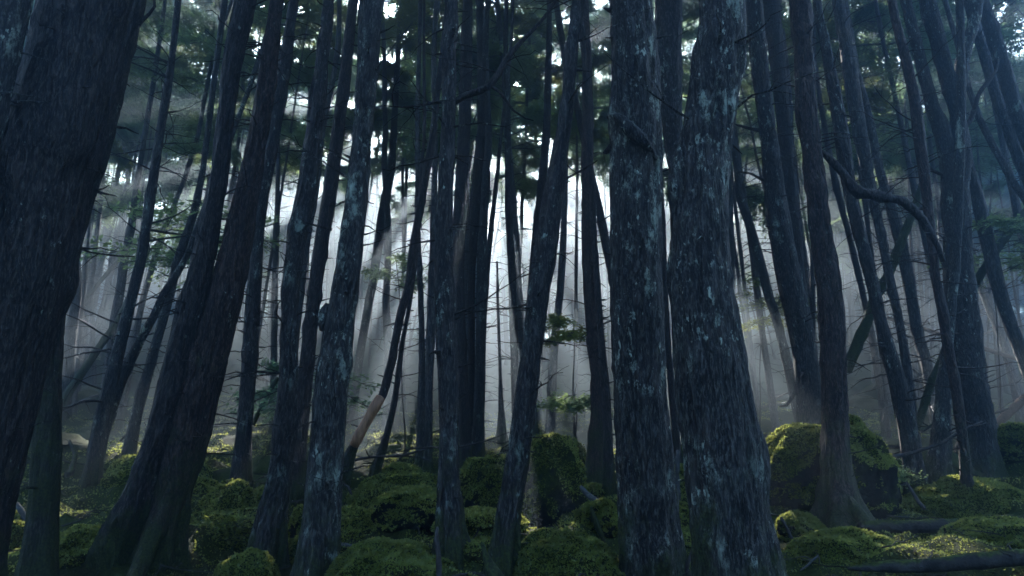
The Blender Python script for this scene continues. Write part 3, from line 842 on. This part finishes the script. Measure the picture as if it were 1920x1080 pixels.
make_tree([(1808,240,12),(1816,300,15),(1828,350,19),(1842,410,22),(1856,470,24),(1870,530,24),(1892,600,22),(1925,690,22),(1950,760,24)], 850, 'far',
    'leaning trunk right of the forked tree running down to the right edge', twigs=34, tw=(.2,.8))
make_tree([(1830,500,12),(1848,560,13),(1880,640,14),(1903,730,15)], 800, 'far', 'faint thin trunk leaning in the mist near the right edge')
make_tree([(1840,0,22),(1856,45,24),(1873,100,26),(1890,160,27),(1908,215,27),(1940,300,28),(2000,460,30)], 860, 'lichen', 'dark leaning trunk crossing the upper right corner', twigs=30, tw=(.2,.8))
make_tree([(1826,40,17),(1842,90,18),(1856,140,20),(1871,190,22),(1890,240,24),(1912,300,24),(1950,400,25)], 850, 'far', 'leaning trunk just left of and behind the corner trunk, upper right', twigs=30, tw=(.2,.8))
make_tree([(1800,100,9),(1815,160,10),(1832,210,12),(1850,250,13),(1877,300,14),(1905,350,14),(1950,430,15)], 840, 'far', 'thin strongly leaning stem on the upper right edge', twigs=20)
make_tree([(1880,260,13),(1888,310,14),(1900,360,15),(1912,420,16),(1930,500,17)], 820, 'far', 'short visible stretch of trunk at the middle of the right edge', twigs=16)
make_tree([(1380,300,14),(1385,360,17),(1405,420,17),(1425,490,18),(1443,560,18),(1462,620,18)], 835, 'lichen', 'leaning trunk with twiggy stubs in the bright gap right of the massive trunk', twigs=40, tw=(.2,.6))
make_tree([(1366,330,14),(1368,400,15),(1370,480,16),(1372,560,16)], 800, 'far', 'pale straight trunk close to the right side of the massive trunk')
make_tree([(1477,150,10),(1484,260,11),(1492,360,12),(1505,460,12),(1518,560,13)], 800, 'far', 'thin trunk showing between the paired trunks and the mossy-footed trunk', twigs=26)
# left and centre back
make_tree([(328,60,11),(319,130,14),(310,190,16),(300,250,16),(291,310,17),(282,370,18),(272,440,18),(261,500,20),(246,560,22),(232,620,24),(212,700,26),(188,800,28)], 906, 'lichen',
    'slanting trunk in the misty left background with bushy boughs around it', twigs=60, tw=(.3,1.1), crown_h=6.5)
make_tree([(372,420,10),(350,480,12),(328,520,14),(308,548,15),(288,592,17),(268,628,18),(246,672,20),(222,722,22),(196,800,24)], 892, 'heavy',
    'strongly bowed trunk meeting the foot of the slanting misty left trunk', twigs=24)
make_tree([(262,310,10),(255,360,12),(247,420,14),(235,480,16),(226,540,17),(212,620,18)], 800, 'far', 'faint slanting trunk on the far left in the light beams')
make_tree([(190,370,6),(182,440,8),(172,520,9),(160,600,10)], 760, 'far', 'faint thin stem deep in the mist beside the thickest left trunk')
make_tree([(372,250,8),(360,290,8),(344,340,8),(320,400,9),(300,450,10),(280,520,12),(262,590,13)], 800, 'far', 'thin crooked stem crossing the left light beams', twigs=30)
make_tree([(384,290,12),(372,360,14),(360,410,16),(342,460,18),(326,520,19),(308,590,20),(288,660,20),(256,780,22)], 868, 'lichen', 'hazy slanting trunk just left of the dark leaning trunk', twigs=34)
make_tree([(452,220,7),(443,290,7),(436,340,8),(430,390,8)], 780, 'far', 'thin upright stem in the gap between the two dark left trunks')
make_tree([(604,250,11),(597,320,12),(590,370,14),(579,430,15),(566,520,16)], 820, 'far', 'slender grey trunk behind the gap left of the white-spotted trunk')
# leaning snapped tree with bare reddish wood
T31, D31, R31 = make_tree([(818,200,12),(810,260,14),(800,320,16),(786,400,16),(775,460,17),(767,530,18),(750,595,19),(733,680,18),(717,742,16),(690,790,15),(664,836,17),(650,872,22)], 905, 'dark',
    'leaning tree whose lower trunk is stripped to bare reddish-brown wood', twigs=30, tw=(.1,.4))
add_limb(T31, R31, D31, 'bare_wood', [(714,744,17,-.03),(703,764,18,-.03),(690,788,18,-.03),(676,812,18,-.03),(664,836,15,-.02)], M_STRIP, rng, rough=.3, label='stripped reddish-brown wood')
make_tree([(796,220,6),(792,300,6),(786,400,7),(780,480,8),(770,560,8),(755,640,10),(740,750,13),(724,820,14),(708,868,16)], 895, 'dark',
    'thin black stem leaning beside the tree with bare reddish wood', twigs=12)
make_tree([(783,200,9),(783,300,10),(782,400,10),(786,500,11),(790,600,13),(791,700,14),(789,800,16)], 872, 'far', 'straight thin trunk between the two leaning stems and the middle trunk')
make_tree([(742,180,12),(738,250,14),(734,310,16),(727,350,18),(718,400,20),(709,460,20),(701,520,20),(693,560,19),(682,620,18),(670,700,16)], 796, 'lichen', 'smooth grey trunk in the pale light right of the white-spotted trunk', twigs=20)
make_tree([(816,280,12),(813,400,13),(811,500,14),(808,600,16),(805,720,17)], 882, 'far', 'trunk hiding just left behind the middle trunk with the bent bough')
make_tree([(755,320,6),(756,400,7),(757,500,7),(757,600,8)], 770, 'far', 'pale ghostly stem in the bright mist left of centre')

# ------------------------------------------------------------------ the wood behind, tree by tree
def far_trunk(seed, wob):
    r = np.random.default_rng(seed)
    g = Geo()
    z = np.linspace(-.4, 17, 24)
    P = np.stack([wob * np.cumsum(r.normal(0, .05, 24)), wob * np.cumsum(r.normal(0, .05, 24)), z], -1)
    P[:, :2] -= P[1, :2]
    R = .15 * (1 - .055 * np.clip(z, 0, 17)) + .0
    Pc, Rc = catmull(P, R, .22)
    tube(g, Pc, Rc, 12, 0, trunk_disp(seed, .006, .6, 4, 0, 1.0, .3))
    low = Pc[Pc[:, 2] < 10]
    dead_twigs(g, low, Rc[:len(low)], r, 90, .3, 1.5, 1.2, rad=.008)
    dead_twigs(g, low, Rc[:len(low)], r, 30, .05, .3, .5, rad=.012)
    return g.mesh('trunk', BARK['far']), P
FT = [far_trunk(300 + k, (.3, .6, .45, .8, .5)[k]) for k in range(5)]

rf = np.random.default_rng(FILL_SEED)
HX = np.array(HERO_XY)
spots = []
def try_spots(n, y0, y1, dmin, wid=.82, grp='a'):
    c = 0; tries = 0
    while c < n and tries < n * 60:
        tries += 1
        y = math.sqrt(rf.uniform(y0 * y0, y1 * y1)); x = rf.uniform(-wid, wid) * y + rf.uniform(-1, 1)
        if any((x - a) ** 2 + (y - b) ** 2 < dmin ** 2 for a, b, *_ in spots): continue
        if np.min((HX[:, 0] - x) ** 2 + (HX[:, 1] - y) ** 2) < .6: continue
        zz = float(H(x, y))
        if y < 36 and in_opening(x, y, zz, zz + 9, .04): continue
        spots.append((x, y, grp)); c += 1
for q in ((-1.7, 14.2), (.55, 15.2), (-3.0, 18.6), (1.1, 19.5), (-.9, 22.5), (2.6, 17.2), (-4.3, 14.6), (.4, 26), (-2.6, 25.5), (3.2, 23.5), (-5.4, 21.5), (-1.25, 17.6), (.35, 12.4), (-2.3, 13.0), (3.0, 14.6), (6.5, 14.0), (-7.4, 15.5)):
    spots.append((q[0], q[1], 'a'))
try_spots(32, 11, 21, 1.2)
try_spots(44, 21, 38, 1.5, .8)
try_spots(66, 38, 58, 2.2, .8)
try_spots(70, 58, 70, 1.5, .75)
try_spots(56, 70, 81, 1.6, .74)
for k, (x, y, gr) in enumerate(spots):
    z = float(H(x, y))
    e = bpy.data.objects.new('background_tree', None); COL.objects.link(e)
    lean = rf.normal(0, .05, 2)
    e.location = (x, y, z)
    e.rotation_euler = (lean[0], lean[1] - .004 * x / max(y, 1), rf.uniform(0, 6.28))
    s = rf.uniform(.75, 1.2)
    th = rf.uniform(.45, 1.1) * (1.0 if y > 22 else .62)
    tag(e, 'slender dark conifer fading into the mist behind the nearer traced trunks'.replace('traced ', ''), 'conifer tree', 'conifers of the misty wood behind')
    me, P = FT[k % 5]
    t = link('trunk', me, e, scale=(th, th, s))
    el = rf.uniform(17.5, 24.0) if (abs(x / y + .05) < .3 or rf.uniform() < .6) else rf.uniform(13, 19)
    if k < 18 and y < 16: el = rf.uniform(20.5, 25)
    ch = max(4.0, 1.5 + y * math.tan(math.radians(el)) - z)
    s = max(s, (ch + 6.0) / 17) if y < 38 else min(s, 1.0)
    wide = 1.0
    if y > 38: ch, wide = rf.uniform(4.0, 6.5), 1.25
    if y > 58: ch, wide = rf.uniform(2.0, 4.0), 1.6
    if y > 68: ch = rf.uniform(.3, 1.5)
    if y > 58: s = min(s * .72, .66)
    ch = ch * s if y > 38 else ch
    i = int(np.argmin(np.abs(P[:, 2] * s - ch)))
    hc = 17 * s - ch
    place_crown(CROWNS[int(rf.integers(0, 6))] if y < 31 else DENSE[k % 2], e, loc=(P[i, 0] * th, P[i, 1] * th, ch), rot=(0, 0, rf.uniform(0, 6.28)),
         scale=(rf.uniform(.85, 1.15) * wide,) * 2 + (hc / 8.0,))

# thin bare stems between the bigger trunks
ps = []
for k in range(130):
    for _ in range(40):
        y = math.sqrt(rf.uniform(100, 32 ** 2)); x = rf.uniform(-.8, .8) * y
        if np.min((HX[:, 0] - x) ** 2 + (HX[:, 1] - y) ** 2) < .35 or in_opening(x, y, 0, 40, .03): continue
        break
    e = bpy.data.objects.new('dead_sapling', None); COL.objects.link(e)
    e.location = (x, y, float(H(x, y))); e.rotation_euler = (rf.normal(0, .06), rf.normal(0, .1), rf.uniform(0, 6.28))
    tag(e, 'bare pole-thin dead stem standing among the misty trunks', 'dead tree', 'thin bare stems in the mist')
    me, P = FT[k % 5]; t = rf.uniform(.22, .45)
    link('trunk', me, e, scale=(t * 1.0, t * 1.0, rf.uniform(.45, .8)))

# trees that stand round the photographer (they shade the foreground)
for k in range(6):
    a = rf.uniform(math.radians(35), math.radians(325)) 
    d = 2.8 + 11 * math.sqrt(rf.uniform(0, 1))
    x, y = math.sin(a) * d, math.cos(a) * d - .5
    if y > 0 and abs(x) < .95 * y + 1.2: continue
    e = bpy.data.objects.new('surrounding_tree', None); COL.objects.link(e)
    e.location = (x, y, float(H(x, y))); e.rotation_euler = (0, 0, rf.uniform(0, 6.28))
    tag(e, 'conifer standing outside the picture beside or behind the viewpoint', 'conifer tree', 'conifers around the viewpoint')
    me, P = FT[k % 5]
    link('trunk', me, e, scale=(1.2, 1.2, 1))
    place_crown(CROWNS[k % 6], e, loc=(0, 0, rf.uniform(5.0, 8)), scale=(1.35, 1.35, 1.15))

# ------------------------------------------------------------------ boulders
def ico(sub):
    import bmesh
    bm = bmesh.new(); bmesh.ops.create_icosphere(bm, subdivisions=sub, radius=1)
    V = np.array([v.co[:] for v in bm.verts]); T = np.array([[v.index for v in f.verts] for f in bm.faces]); bm.free()
    return V, T
ICO5, ICO4 = ico(6), ico(5)

def boulder(x0, x1, ytop, ybase, label, shape=None, rock=True, seed=1, depth=.9, power=1.0, name='mossy_boulder', cat='boulder', tufts=9000, lean=0.0, peak=0.0, yy=None):
    B = hitf((x0 + x1) / 2, yy or ybase)
    D = B[1]
    W = (x1 - x0) / FPX * D / math.cos(PITCH)
    dep = W * depth / 2
    topd = ray((x0 + x1) / 2, ytop); tp = CAM + topd * ((D + dep * .7) / topd[1])
    hgt = tp[2] - B[2]
    c = np.array([B[0], D + dep * .8, B[2] + hgt * .12])
    c[0] = B[0] * (c[1] / D)
    if not rock: c[2] = B[2] - .25 * hgt; hgt *= 1.42
    V, T = (ICO5 if D < 9 else ICO4)
    n = V.copy()
    q = n * 1.0 + seed * 7.7
    rad = 1 + .16 * fbm(q * 1.3, 2, seed) + .09 * (1 - 2 * np.abs(vnoise(q * 2.7, seed + 3))) + .035 * vnoise(q * 7, seed + 4) + .02 * vnoise(q * 17, seed + 5)
    if power != 1.0:
        n = np.sign(n) * np.abs(n) ** power
    X = n * rad[:, None]
    if peak:
        up = np.clip(X[:, 2], 0, 2)
        k = 1 - peak * up ** 1.5
        X[:, 0] = X[:, 0] * k + lean * up
        X[:, 1] *= k
    X = X * np.array([W / 2, dep, hgt * .88])
    rt = max(X[:, 2].max(), 1e-3)
    X[:, 2] *= (hgt * .88) / rt
    X[:, 2] = np.where(X[:, 2] < 0, X[:, 2] * .7, X[:, 2])
    g = Geo(); g.add(X, None, T)
    o = link(name, g.mesh(name, M_ROCK if rock else M_GROUND), loc=c)
    tag(o, label, cat)
    # moss blades
    r = np.random.default_rng(seed + 50)
    A = X[T]; fn = np.cross(A[:, 1] - A[:, 0], A[:, 2] - A[:, 0]); ar = np.linalg.norm(fn, axis=1); fn = unit(fn)
    lim = .10 if rock else -.2
    wgt = ar * (fn[:, 2] + .22 * vnoise(A.mean(1) * 5, seed) > lim) * (A.mean(1)[:, 2] > -hgt * .35)
    tufts = int(tufts * 1.4)
    idx = r.choice(len(T), tufts, p=wgt / wgt.sum())
    u = r.uniform(0, 1, (tufts, 2)); fl = u.sum(1) > 1; u[fl] = 1 - u[fl]
    Pp = A[idx, 0] + (A[idx, 1] - A[idx, 0]) * u[:, :1] + (A[idx, 2] - A[idx, 0]) * u[:, 1:]
    Vv, Qq = blades(Pp, fn[idx], 0.0055 + .0024 * D, seed + 9)
    g2 = Geo(); g2.add(Vv, Qq)
    mo = link('moss', g2.mesh('moss', M_TUFT, smooth=False), o)
    mo['kind'] = 'stuff'
    return o

boulder(958, 1100, 812, 985, 'tall boulder with a pointed moss cap behind the big slanting trunk', seed=3, power=.8, peak=.30, depth=.8, lean=.05)
boulder(862, 1000, 852, 975, 'dark upright boulder with sunlit moss on top, left of the pointed boulder', seed=8, power=.7, depth=.8, lean=.1, peak=.12)
boulder(1420, 1680, 778, 968, 'largest boulder, a moss-covered hump behind the straight mossy-footed trunk', seed=12, power=.85, peak=.2, depth=.7, lean=.18, tufts=26000, rock=True)
boulder(648, 842, 884, 962, 'wide rounded moss hummock between the white-spotted and middle trunks', rock=False, seed=21, tufts=16000, name='moss_hummock', cat='hummock')
boulder(706, 850, 912, 985, 'mossy boulder overhanging a dark hollow beneath the wide hummock', seed=23, tufts=12000, power=.85)
boulder(560, 745, 952, 1030, 'low sloping moss hummock just right of the white-spotted trunk foot', rock=False, seed=25, tufts=14000, name='moss_hummock', cat='hummock')
boulder(962, 1165, 990, 1105, 'bright green round moss hummock at the bottom between slanting trunk and giant', rock=False, seed=31, tufts=22000, name='moss_hummock', cat='hummock')
boulder(625, 850, 1012, 1120, 'broad moss hummock at the bottom edge left of the middle trunk', rock=False, seed=33, tufts=24000, name='moss_hummock', cat='hummock', yy=1100)
boulder(1462, 1542, 960, 1008, 'small mossy block between massive trunk and mossy-footed trunk', seed=35, tufts=6000)
boulder(1485, 1700, 990, 1055, 'spreading moss mound around the foot of the straight mossy-footed trunk', rock=False, seed=37, tufts=16000, name='moss_hummock', cat='hummock')
boulder(1690, 2010, 893, 985, 'long bright moss bank behind the two fallen logs', rock=False, seed=39, tufts=30000, name='moss_hummock', cat='hummock', depth=.6)
boulder(1780, 2080, 985, 1035, 'moss swell between the two fallen logs at the right edge', rock=False, seed=41, tufts=16000, name='moss_hummock', cat='hummock', depth=.4)
boulder(1866, 1975, 792, 868, 'dark rounded boulder in shade at the right edge behind the bank', seed=43, tufts=5000)
boulder(1098, 1138, 907, 936, 'small round mossy stone left of the burled giant', seed=45, tufts=1500)
boulder(1060, 1106, 822, 900, 'rounded mossy rock in the haze behind the pointed boulder', seed=47, tufts=2500)
boulder(716, 790, 868, 900, 'small moss-topped rock beyond the wide hummock', seed=49, tufts=3000)
boulder(1085, 1160, 935, 1000, 'sunlit mossy rock in the gap left of the burled giant', seed=51, tufts=7000)
boulder(535, 600, 948, 1060, 'dark boulder wedged behind the foot of the white-spotted trunk', seed=53, tufts=5000)
boulder(132, 182, 652, 700, 'distant mossy boulder up the slope on the far left', seed=55, tufts=1200)
rb = np.random.default_rng(14)
for k in range(12):
    px = rb.uniform(0, 1920); py = rb.uniform(900, 1060); w = rb.uniform(70, 190)
    boulder(px - w / 2, px + w / 2, py - w * rb.uniform(.22, .4), py, 'low round cushion of moss swelling from the forest floor', rock=False, seed=100 + k, tufts=int(w * 40), name='moss_cushion', cat='hummock')['group'] = 'moss cushions of the forest floor'
rb = np.random.default_rng(4)
for k in range(46):
    y = rb.uniform(6.5, 20); x = rb.uniform(-.72, .72) * y
    if np.min((HX[:, 0] - x) ** 2 + (HX[:, 1] - y) ** 2) < .16 or (y > 8 and -.3 < x / y < .12): continue
    w = rb.uniform(.35, 1.0) * (1 + y / 25)
    V, T = ico(4)
    n = V * 1.0; q = n + 5.1 * k
    rad = 1 + .2 * fbm(q * 1.2, 2, k) + .08 * (1 - 2 * np.abs(vnoise(q * 2.9, k + 3))) + .05 * vnoise(q * 7, k + 4)
    X = n * rad[:, None] * np.array([w / 2, w / 2 * rb.uniform(.7, 1.1), w * rb.uniform(.28, .5)])
    g = Geo(); g.add(X, None, T)
    o = link('background_boulder', g.mesh('background_boulder', (M_ROCK, M_GROUND)[k % 2]), loc=(x, y, float(H(x, y - w * .4)) - .10 * w))
    tag(o, 'half-buried mossy boulder on the dim slope among the farther trunks', 'boulder', 'half-buried boulders on the dim slope')
for k in range(40):
    y = rb.uniform(5.5, 17); x = rb.uniform(-.72, .72) * y
    L_ = rb.uniform(.5, 2.4); az = rb.uniform(0, 3.14); t = np.linspace(-.5, .5, 9)
    px = x + np.cos(az) * L_ * t; py = y + np.sin(az) * L_ * t * .6
    tilt = rb.uniform(-.1, .5)
    P = np.stack([px, py, H(px, py) * .5 + float(H(x, y)) * .5 + .06 + tilt * L_ * (t + .5)], -1) + rb.normal(0, .02, (9, 3))
    g = Geo(); Rr = np.linspace(1, .35, 9) * rb.uniform(.008, .03)
    tube(g, P, Rr, 7); dead_twigs(g, P - np.array([0, 0, 0]), Rr, rb, 9, .1, .6, -50, rad=.006)
    o = link('fallen_branch', g.mesh('fallen_branch', (M_DEAD, M_LOG)[k % 2], origin=P[0]), loc=P[0])
    tag(o, 'dead fallen branch lying tangled on the dim forest floor', 'branch', 'dead branches littering the forest floor')
boulder(462, 530, 912, 952, 'mossy stone left of the trunk beside the white-spotted one', seed=57, tufts=3500)
boulder(98, 235, 985, 1045, 'pale green moss swell between the two left trunks', rock=False, seed=59, tufts=12000, name='moss_hummock', cat='hummock')
boulder(370, 480, 900, 985, 'mossy hump right of the broad brown trunk foot', rock=False, seed=61, tufts=9000, name='moss_hummock', cat='hummock')
boulder(1262, 1300, 835, 900, 'mossy rock glimpsed between the giant and the massive trunk', seed=63, tufts=2000)
boulder(395, 520, 1030, 1110, 'dark mossy swell at the bottom edge right of the brown trunk', rock=False, seed=65, tufts=9000, name='moss_hummock', cat='hummock')
boulder(-40, 60, 960, 1040, 'sunlit moss swell in the bottom left corner', rock=False, seed=67, tufts=9000, name='moss_hummock', cat='hummock')

# ------------------------------------------------------------------ fallen logs and poles
def pole(pts, base, label, name='fallen_log', cat='log', mt=None, segs=24, rough=.16, twig=6, lie=False, twl=(.1, .4)):
    """pts (x, y, width[, dy]); base = picture point on the ground that gives the distance"""
    B = hitf(*base); D = B[1]
    if lie:
        hp = [hitf(q[0], q[1] + q[2] * .5)[1] for q in pts if -40 < q[0] < 1960]
        D = min(hp) - .06
    P, R = [], []
    for q in pts:
        d = ray(q[0], q[1]); yv = D + (q[3] if len(q) > 3 else 0)
        p = CAM + d * (yv / d[1]); P.append(p); R.append(q[2] / FPX * (p - CAM).dot(FWD) / 2)
    o0 = P[0]
    Pc, Rc = catmull(P, R, .03 if D < 6 else .08)
    g = Geo(); sd = sum(map(ord, label)) % 97
    tube(g, Pc, Rc, segs, 0, lambda a, b, c, d: b * (1 + rough * fbm((a[:, None] + d * b[..., None]) * 11, 3, sd)))
    if twig: dead_twigs(g, Pc, Rc, np.random.default_rng(sd), twig, twl[0], twl[1], -50)
    o = link(name, g.mesh(name, mt or M_LOG, origin=o0), loc=o0)
    tag(o, label, cat)
    return o
pole([(1612,988,15),(1650,987,22),(1720,988,23),(1800,983,23),(1870,980,25),(1940,976,25),(2020,972,26)], (1720,1022), 'upper of the two fallen logs lying across the moss at lower right', twig=5, lie=True)
pole([(1590,1066,6),(1625,1064,14),(1680,1062,22),(1760,1058,27),(1850,1050,29),(1940,1042,31),(2030,1036,32)], (1700,1112), 'lower nearer fallen log at the bottom right with a tapering tip', twig=6, lie=True)
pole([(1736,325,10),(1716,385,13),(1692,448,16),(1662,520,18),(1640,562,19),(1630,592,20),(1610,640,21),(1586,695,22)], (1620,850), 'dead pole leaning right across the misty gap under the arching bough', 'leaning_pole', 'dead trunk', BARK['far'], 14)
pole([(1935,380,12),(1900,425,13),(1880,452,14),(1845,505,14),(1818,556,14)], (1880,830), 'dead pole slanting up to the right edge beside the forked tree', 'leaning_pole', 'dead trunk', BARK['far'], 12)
pole([(1776,645,13),(1762,685,15),(1745,722,15),(1728,775,13),(1718,808,11)], (1740,880), 'short dark pole leaning against the slim trunk before the forked tree', 'leaning_pole', 'dead trunk', BARK['dark'], 12, twig=2)
pole([(1664,596,7),(1700,607,8),(1745,621,8),(1800,640,9),(1850,655,9),(1905,672,9)], (1760,800), 'thin pale stick lying nearly level through the misty trunks at right', 'fallen_branch', 'branch', M_REDW, 8, twig=3)
pole([(1930,738,13),(1910,757,14),(1885,780,15),(1866,798,13),(1856,808,9)], (1880,850), 'short reddish broken bough leaning at the right edge', 'fallen_branch', 'branch', M_REDW, 12, twig=0)
pole([(1852,778,4),(1880,770,5),(1925,755,5)], (1880,850), 'thin grey stick beside the reddish broken bough', 'fallen_branch', 'branch', M_DEAD, 6, twig=0)
pole([(240,560,9),(222,600,11),(190,645,13),(160,690,14),(130,735,15),(104,778,16)], (104,800), 'bare pole leaning low across the dark left background', 'leaning_pole', 'dead trunk', BARK['far'], 12, twig=4)
pole([(268,436,5),(225,485,6),(178,540,7),(140,592,8),(104,648,8)], (110,760), 'thin long pole slanting through the mist on the far left', 'leaning_pole', 'dead trunk', BARK['far'], 10, twig=4)
pole([(184,740,5),(160,750,6),(130,764,7),(108,776,7)], (140,800), 'pale dead stick lying on the dark slope far left', 'fallen_branch', 'branch', M_PALE, 8, twig=0)
pole([(262,792,4),(240,812,5),(226,826,4)], (240,850), 'short pale twig leaning behind the dark leaning left trunk', 'fallen_branch', 'branch', M_PALE, 6, twig=0)
pole([(521,708,7),(505,735,8),(490,765,9),(474,796,9)], (480,850), 'short grey pole leaning in the dark left of the thin dark trunk', 'leaning_pole', 'dead trunk', BARK['far'], 8, twig=0)
pole([(820,988,7),(818,1012,9),(822,1040,10),(824,1078,11),(826,1120,12)], (826,1110), 'pale upright dead stick before the middle trunk foot', 'dead_stick', 'stick', M_DEAD, 10, rough=.35, twig=3, twl=(.03,.1))
pole([(904,1018,5),(909,1036,12),(917,1056,19),(930,1085,25),(940,1120,26)], (935,1110), 'grey broken stump leaning at the foot of the big slanting trunk', 'broken_stump', 'stump', BARK['mossy'], 22, rough=.55, twig=2, twl=(.03,.1))
pole([(634,1019,6),(650,1022,8),(672,1025,8),(690,1028,7)], (660,1032), 'short pale stick poking from moss right of the white-spotted trunk', 'fallen_branch', 'branch', M_PALE, 8, twig=0)
pole([(1108,950,3),(1112,965,8),(1122,990,12),(1134,1020,10)], (1125,1015), 'mossy exposed root standing left of the burled giant foot', 'exposed_root', 'root', BARK['mossy'], 10, twig=0)
pole([(1088,912,6),(1100,926,11),(1118,940,13),(1136,948,14),(1152,950,11)], (1125,952), 'pale broken log sloping into the gap left of the burled giant', 'fallen_branch', 'branch', M_PALE, 12, rough=.3, twig=3, twl=(.05,.12))
pole([(1464,970,5),(1474,988,6),(1484,1008,6),(1492,1020,6)], (1485,1022), 'thin grey stick leaning beside the small mossy block', 'fallen_branch', 'branch', M_DEAD, 8, twig=0)
pole([(1308,1000,5),(1300,1030,7),(1290,1055,8),(1285,1085,8)], (1290,1085), 'curved grey root between the giant and the massive trunk', 'exposed_root', 'root', M_DEAD, 8, twig=0)
pole([(1271,845,8),(1270,880,9),(1271,915,9),(1272,950,9)], (1272,960), 'broken pale post of wood in the gap before the massive trunk', 'broken_stump', 'stump', M_PALE, 10, twig=0)
pole([(12,938,8),(30,945,9),(42,962,10),(48,982,9)], (40,1000), 'bent grey dead branch by the left moss-footed trunk', 'fallen_branch', 'branch', M_PALE, 10, twig=0)
pole([(640,905,4),(652,912,5),(660,930,5),(668,958,5)], (665,975), 'crooked black twig arching over the wide hummock', 'fallen_branch', 'branch', M_DEAD, 6, twig=2, twl=(.05,.2))
pole([(1500,1070,3),(1512,1062,5),(1524,1050,5),(1535,1042,4)], (1515,1070), 'pale forked twig on moss at the bottom right of the massive trunk', 'fallen_branch', 'branch', M_PALE, 6, twig=3, twl=(.05,.15))

# ------------------------------------------------------------------ saplings and bright leafy sprays
def leafy(px, py, base, hgt_px, label, size=.5, n=7, seed=1, leaf=.05, mleaf=2, name='sapling'):
    B = hitf(*base); D = B[1]
    d = ray(px, py); top = CAM + d * (D / d[1])
    e = bpy.data.objects.new(name, None); COL.objects.link(e); e.location = B
    tag(e, label, 'sapling')
    r = np.random.default_rng(seed)
    g = Geo(); k = 8; t = np.linspace(0, 1, k)[:, None]
    st = (top - B) * t; st[:, :2] += r.normal(0, .02, (k, 2)) * t
    tube(g, st, np.linspace(.012, .004, k), 6)
    link('stem', g.mesh('stem', BARK['dark']), e)
    g = Geo()
    for q in range(n):
        spray(g, st[-1] - np.array([0, 0, hgt_px / FPX * D * r.uniform(0, 1)]), r.uniform(0, 6.28), size * r.uniform(.6, 1.1), r.uniform(-.1, .5), .3, leaf, r, 1, stem=.006, ntw=6, nl=9)
    link('foliage', g.mesh('foliage', [BARK['dark'], M_LEAF[mleaf]], smooth=False), e)
leafy(1425, 545, (1425, 822), 60, 'sunlit leafy sapling glowing in the gap right of the massive trunk', .9, 9, 2)
leafy(1077, 590, (1077, 855), 50, 'small pale sapling catching light left of the reddish hazy trunk', .45, 6, 3)
leafy(745, 485, (760, 850), 60, 'leafy sapling spray in the pale light left of the middle trunk', .6, 7, 4, mleaf=1)
leafy(1080, 720, (1080, 880), 50, 'dim feathery sapling behind the pointed boulder', .4, 6, 5, mleaf=1)
leafy(410, 985, (410, 1010), 8, 'low pale fern-like plant on moss right of the broad brown trunk', .28, 9, 6, leaf=.025, name='fern', mleaf=2)
leafy(1655, 885, (1655, 935), 8, 'small fern growing at the right side of the largest boulder', .3, 8, 7, leaf=.025, name='fern', mleaf=1)
leafy(395, 400, (330, 850), 90, 'bushy young conifer with drooping boughs in the left mist', 1.3, 14, 8, leaf=.07, mleaf=1)
leafy(1860, 420, (1880, 830), 120, 'young conifer with flat boughs at the right edge in the mist', 1.4, 14, 9, leaf=.07, mleaf=1)
leafy(560, 700, (500, 850), 60, 'dim young conifer in the dark between the left trunks', 1.0, 10, 10, leaf=.06, mleaf=0)

# ------------------------------------------------------------------ haze
def build_haze():
    bpy.context.view_layer.update()
    ztop = max((o.matrix_world @ Vector(c)).z for o in SC.objects if o.type == 'MESH' for c in o.bound_box) + .3

    m = bpy.data.materials.new('haze'); m.use_nodes = True
    N = m.node_tree.nodes; L = m.node_tree.links
    N.remove(N['Principled BSDF'])
    v = N.new('ShaderNodeVolumePrincipled')
    v.inputs['Density'].default_value = HAZE_DENSITY
    v.inputs['Density Attribute'].default_value = ''
    v.inputs['Temperature Attribute'].default_value = ''
    v.inputs['Color'].default_value = (0.74, 0.89, 1.0, 1)
    v.inputs['Anisotropy'].default_value = 0.72
    L.new(v.outputs[0], N['Material Output'].inputs['Volume'])
    try: m.cycles.homogeneous_volume = True
    except Exception: pass
    x0, x1, y0, y1, z0, z1 = -83, 83, -71, 84, -2, ztop
    V = [(x, y, z) for z in (z0, z1) for y in (y0, y1) for x in (x0, x1)]
    Q = [(0, 2, 3, 1), (4, 5, 7, 6), (0, 1, 5, 4), (2, 6, 7, 3), (0, 4, 6, 2), (1, 3, 7, 5)]
    g = Geo(); g.add(V, Q)
    o = link('haze', g.mesh('haze', m, smooth=False))
    tag(o, 'thin pale morning mist filling the forest', 'haze', kind='stuff')
build_haze()
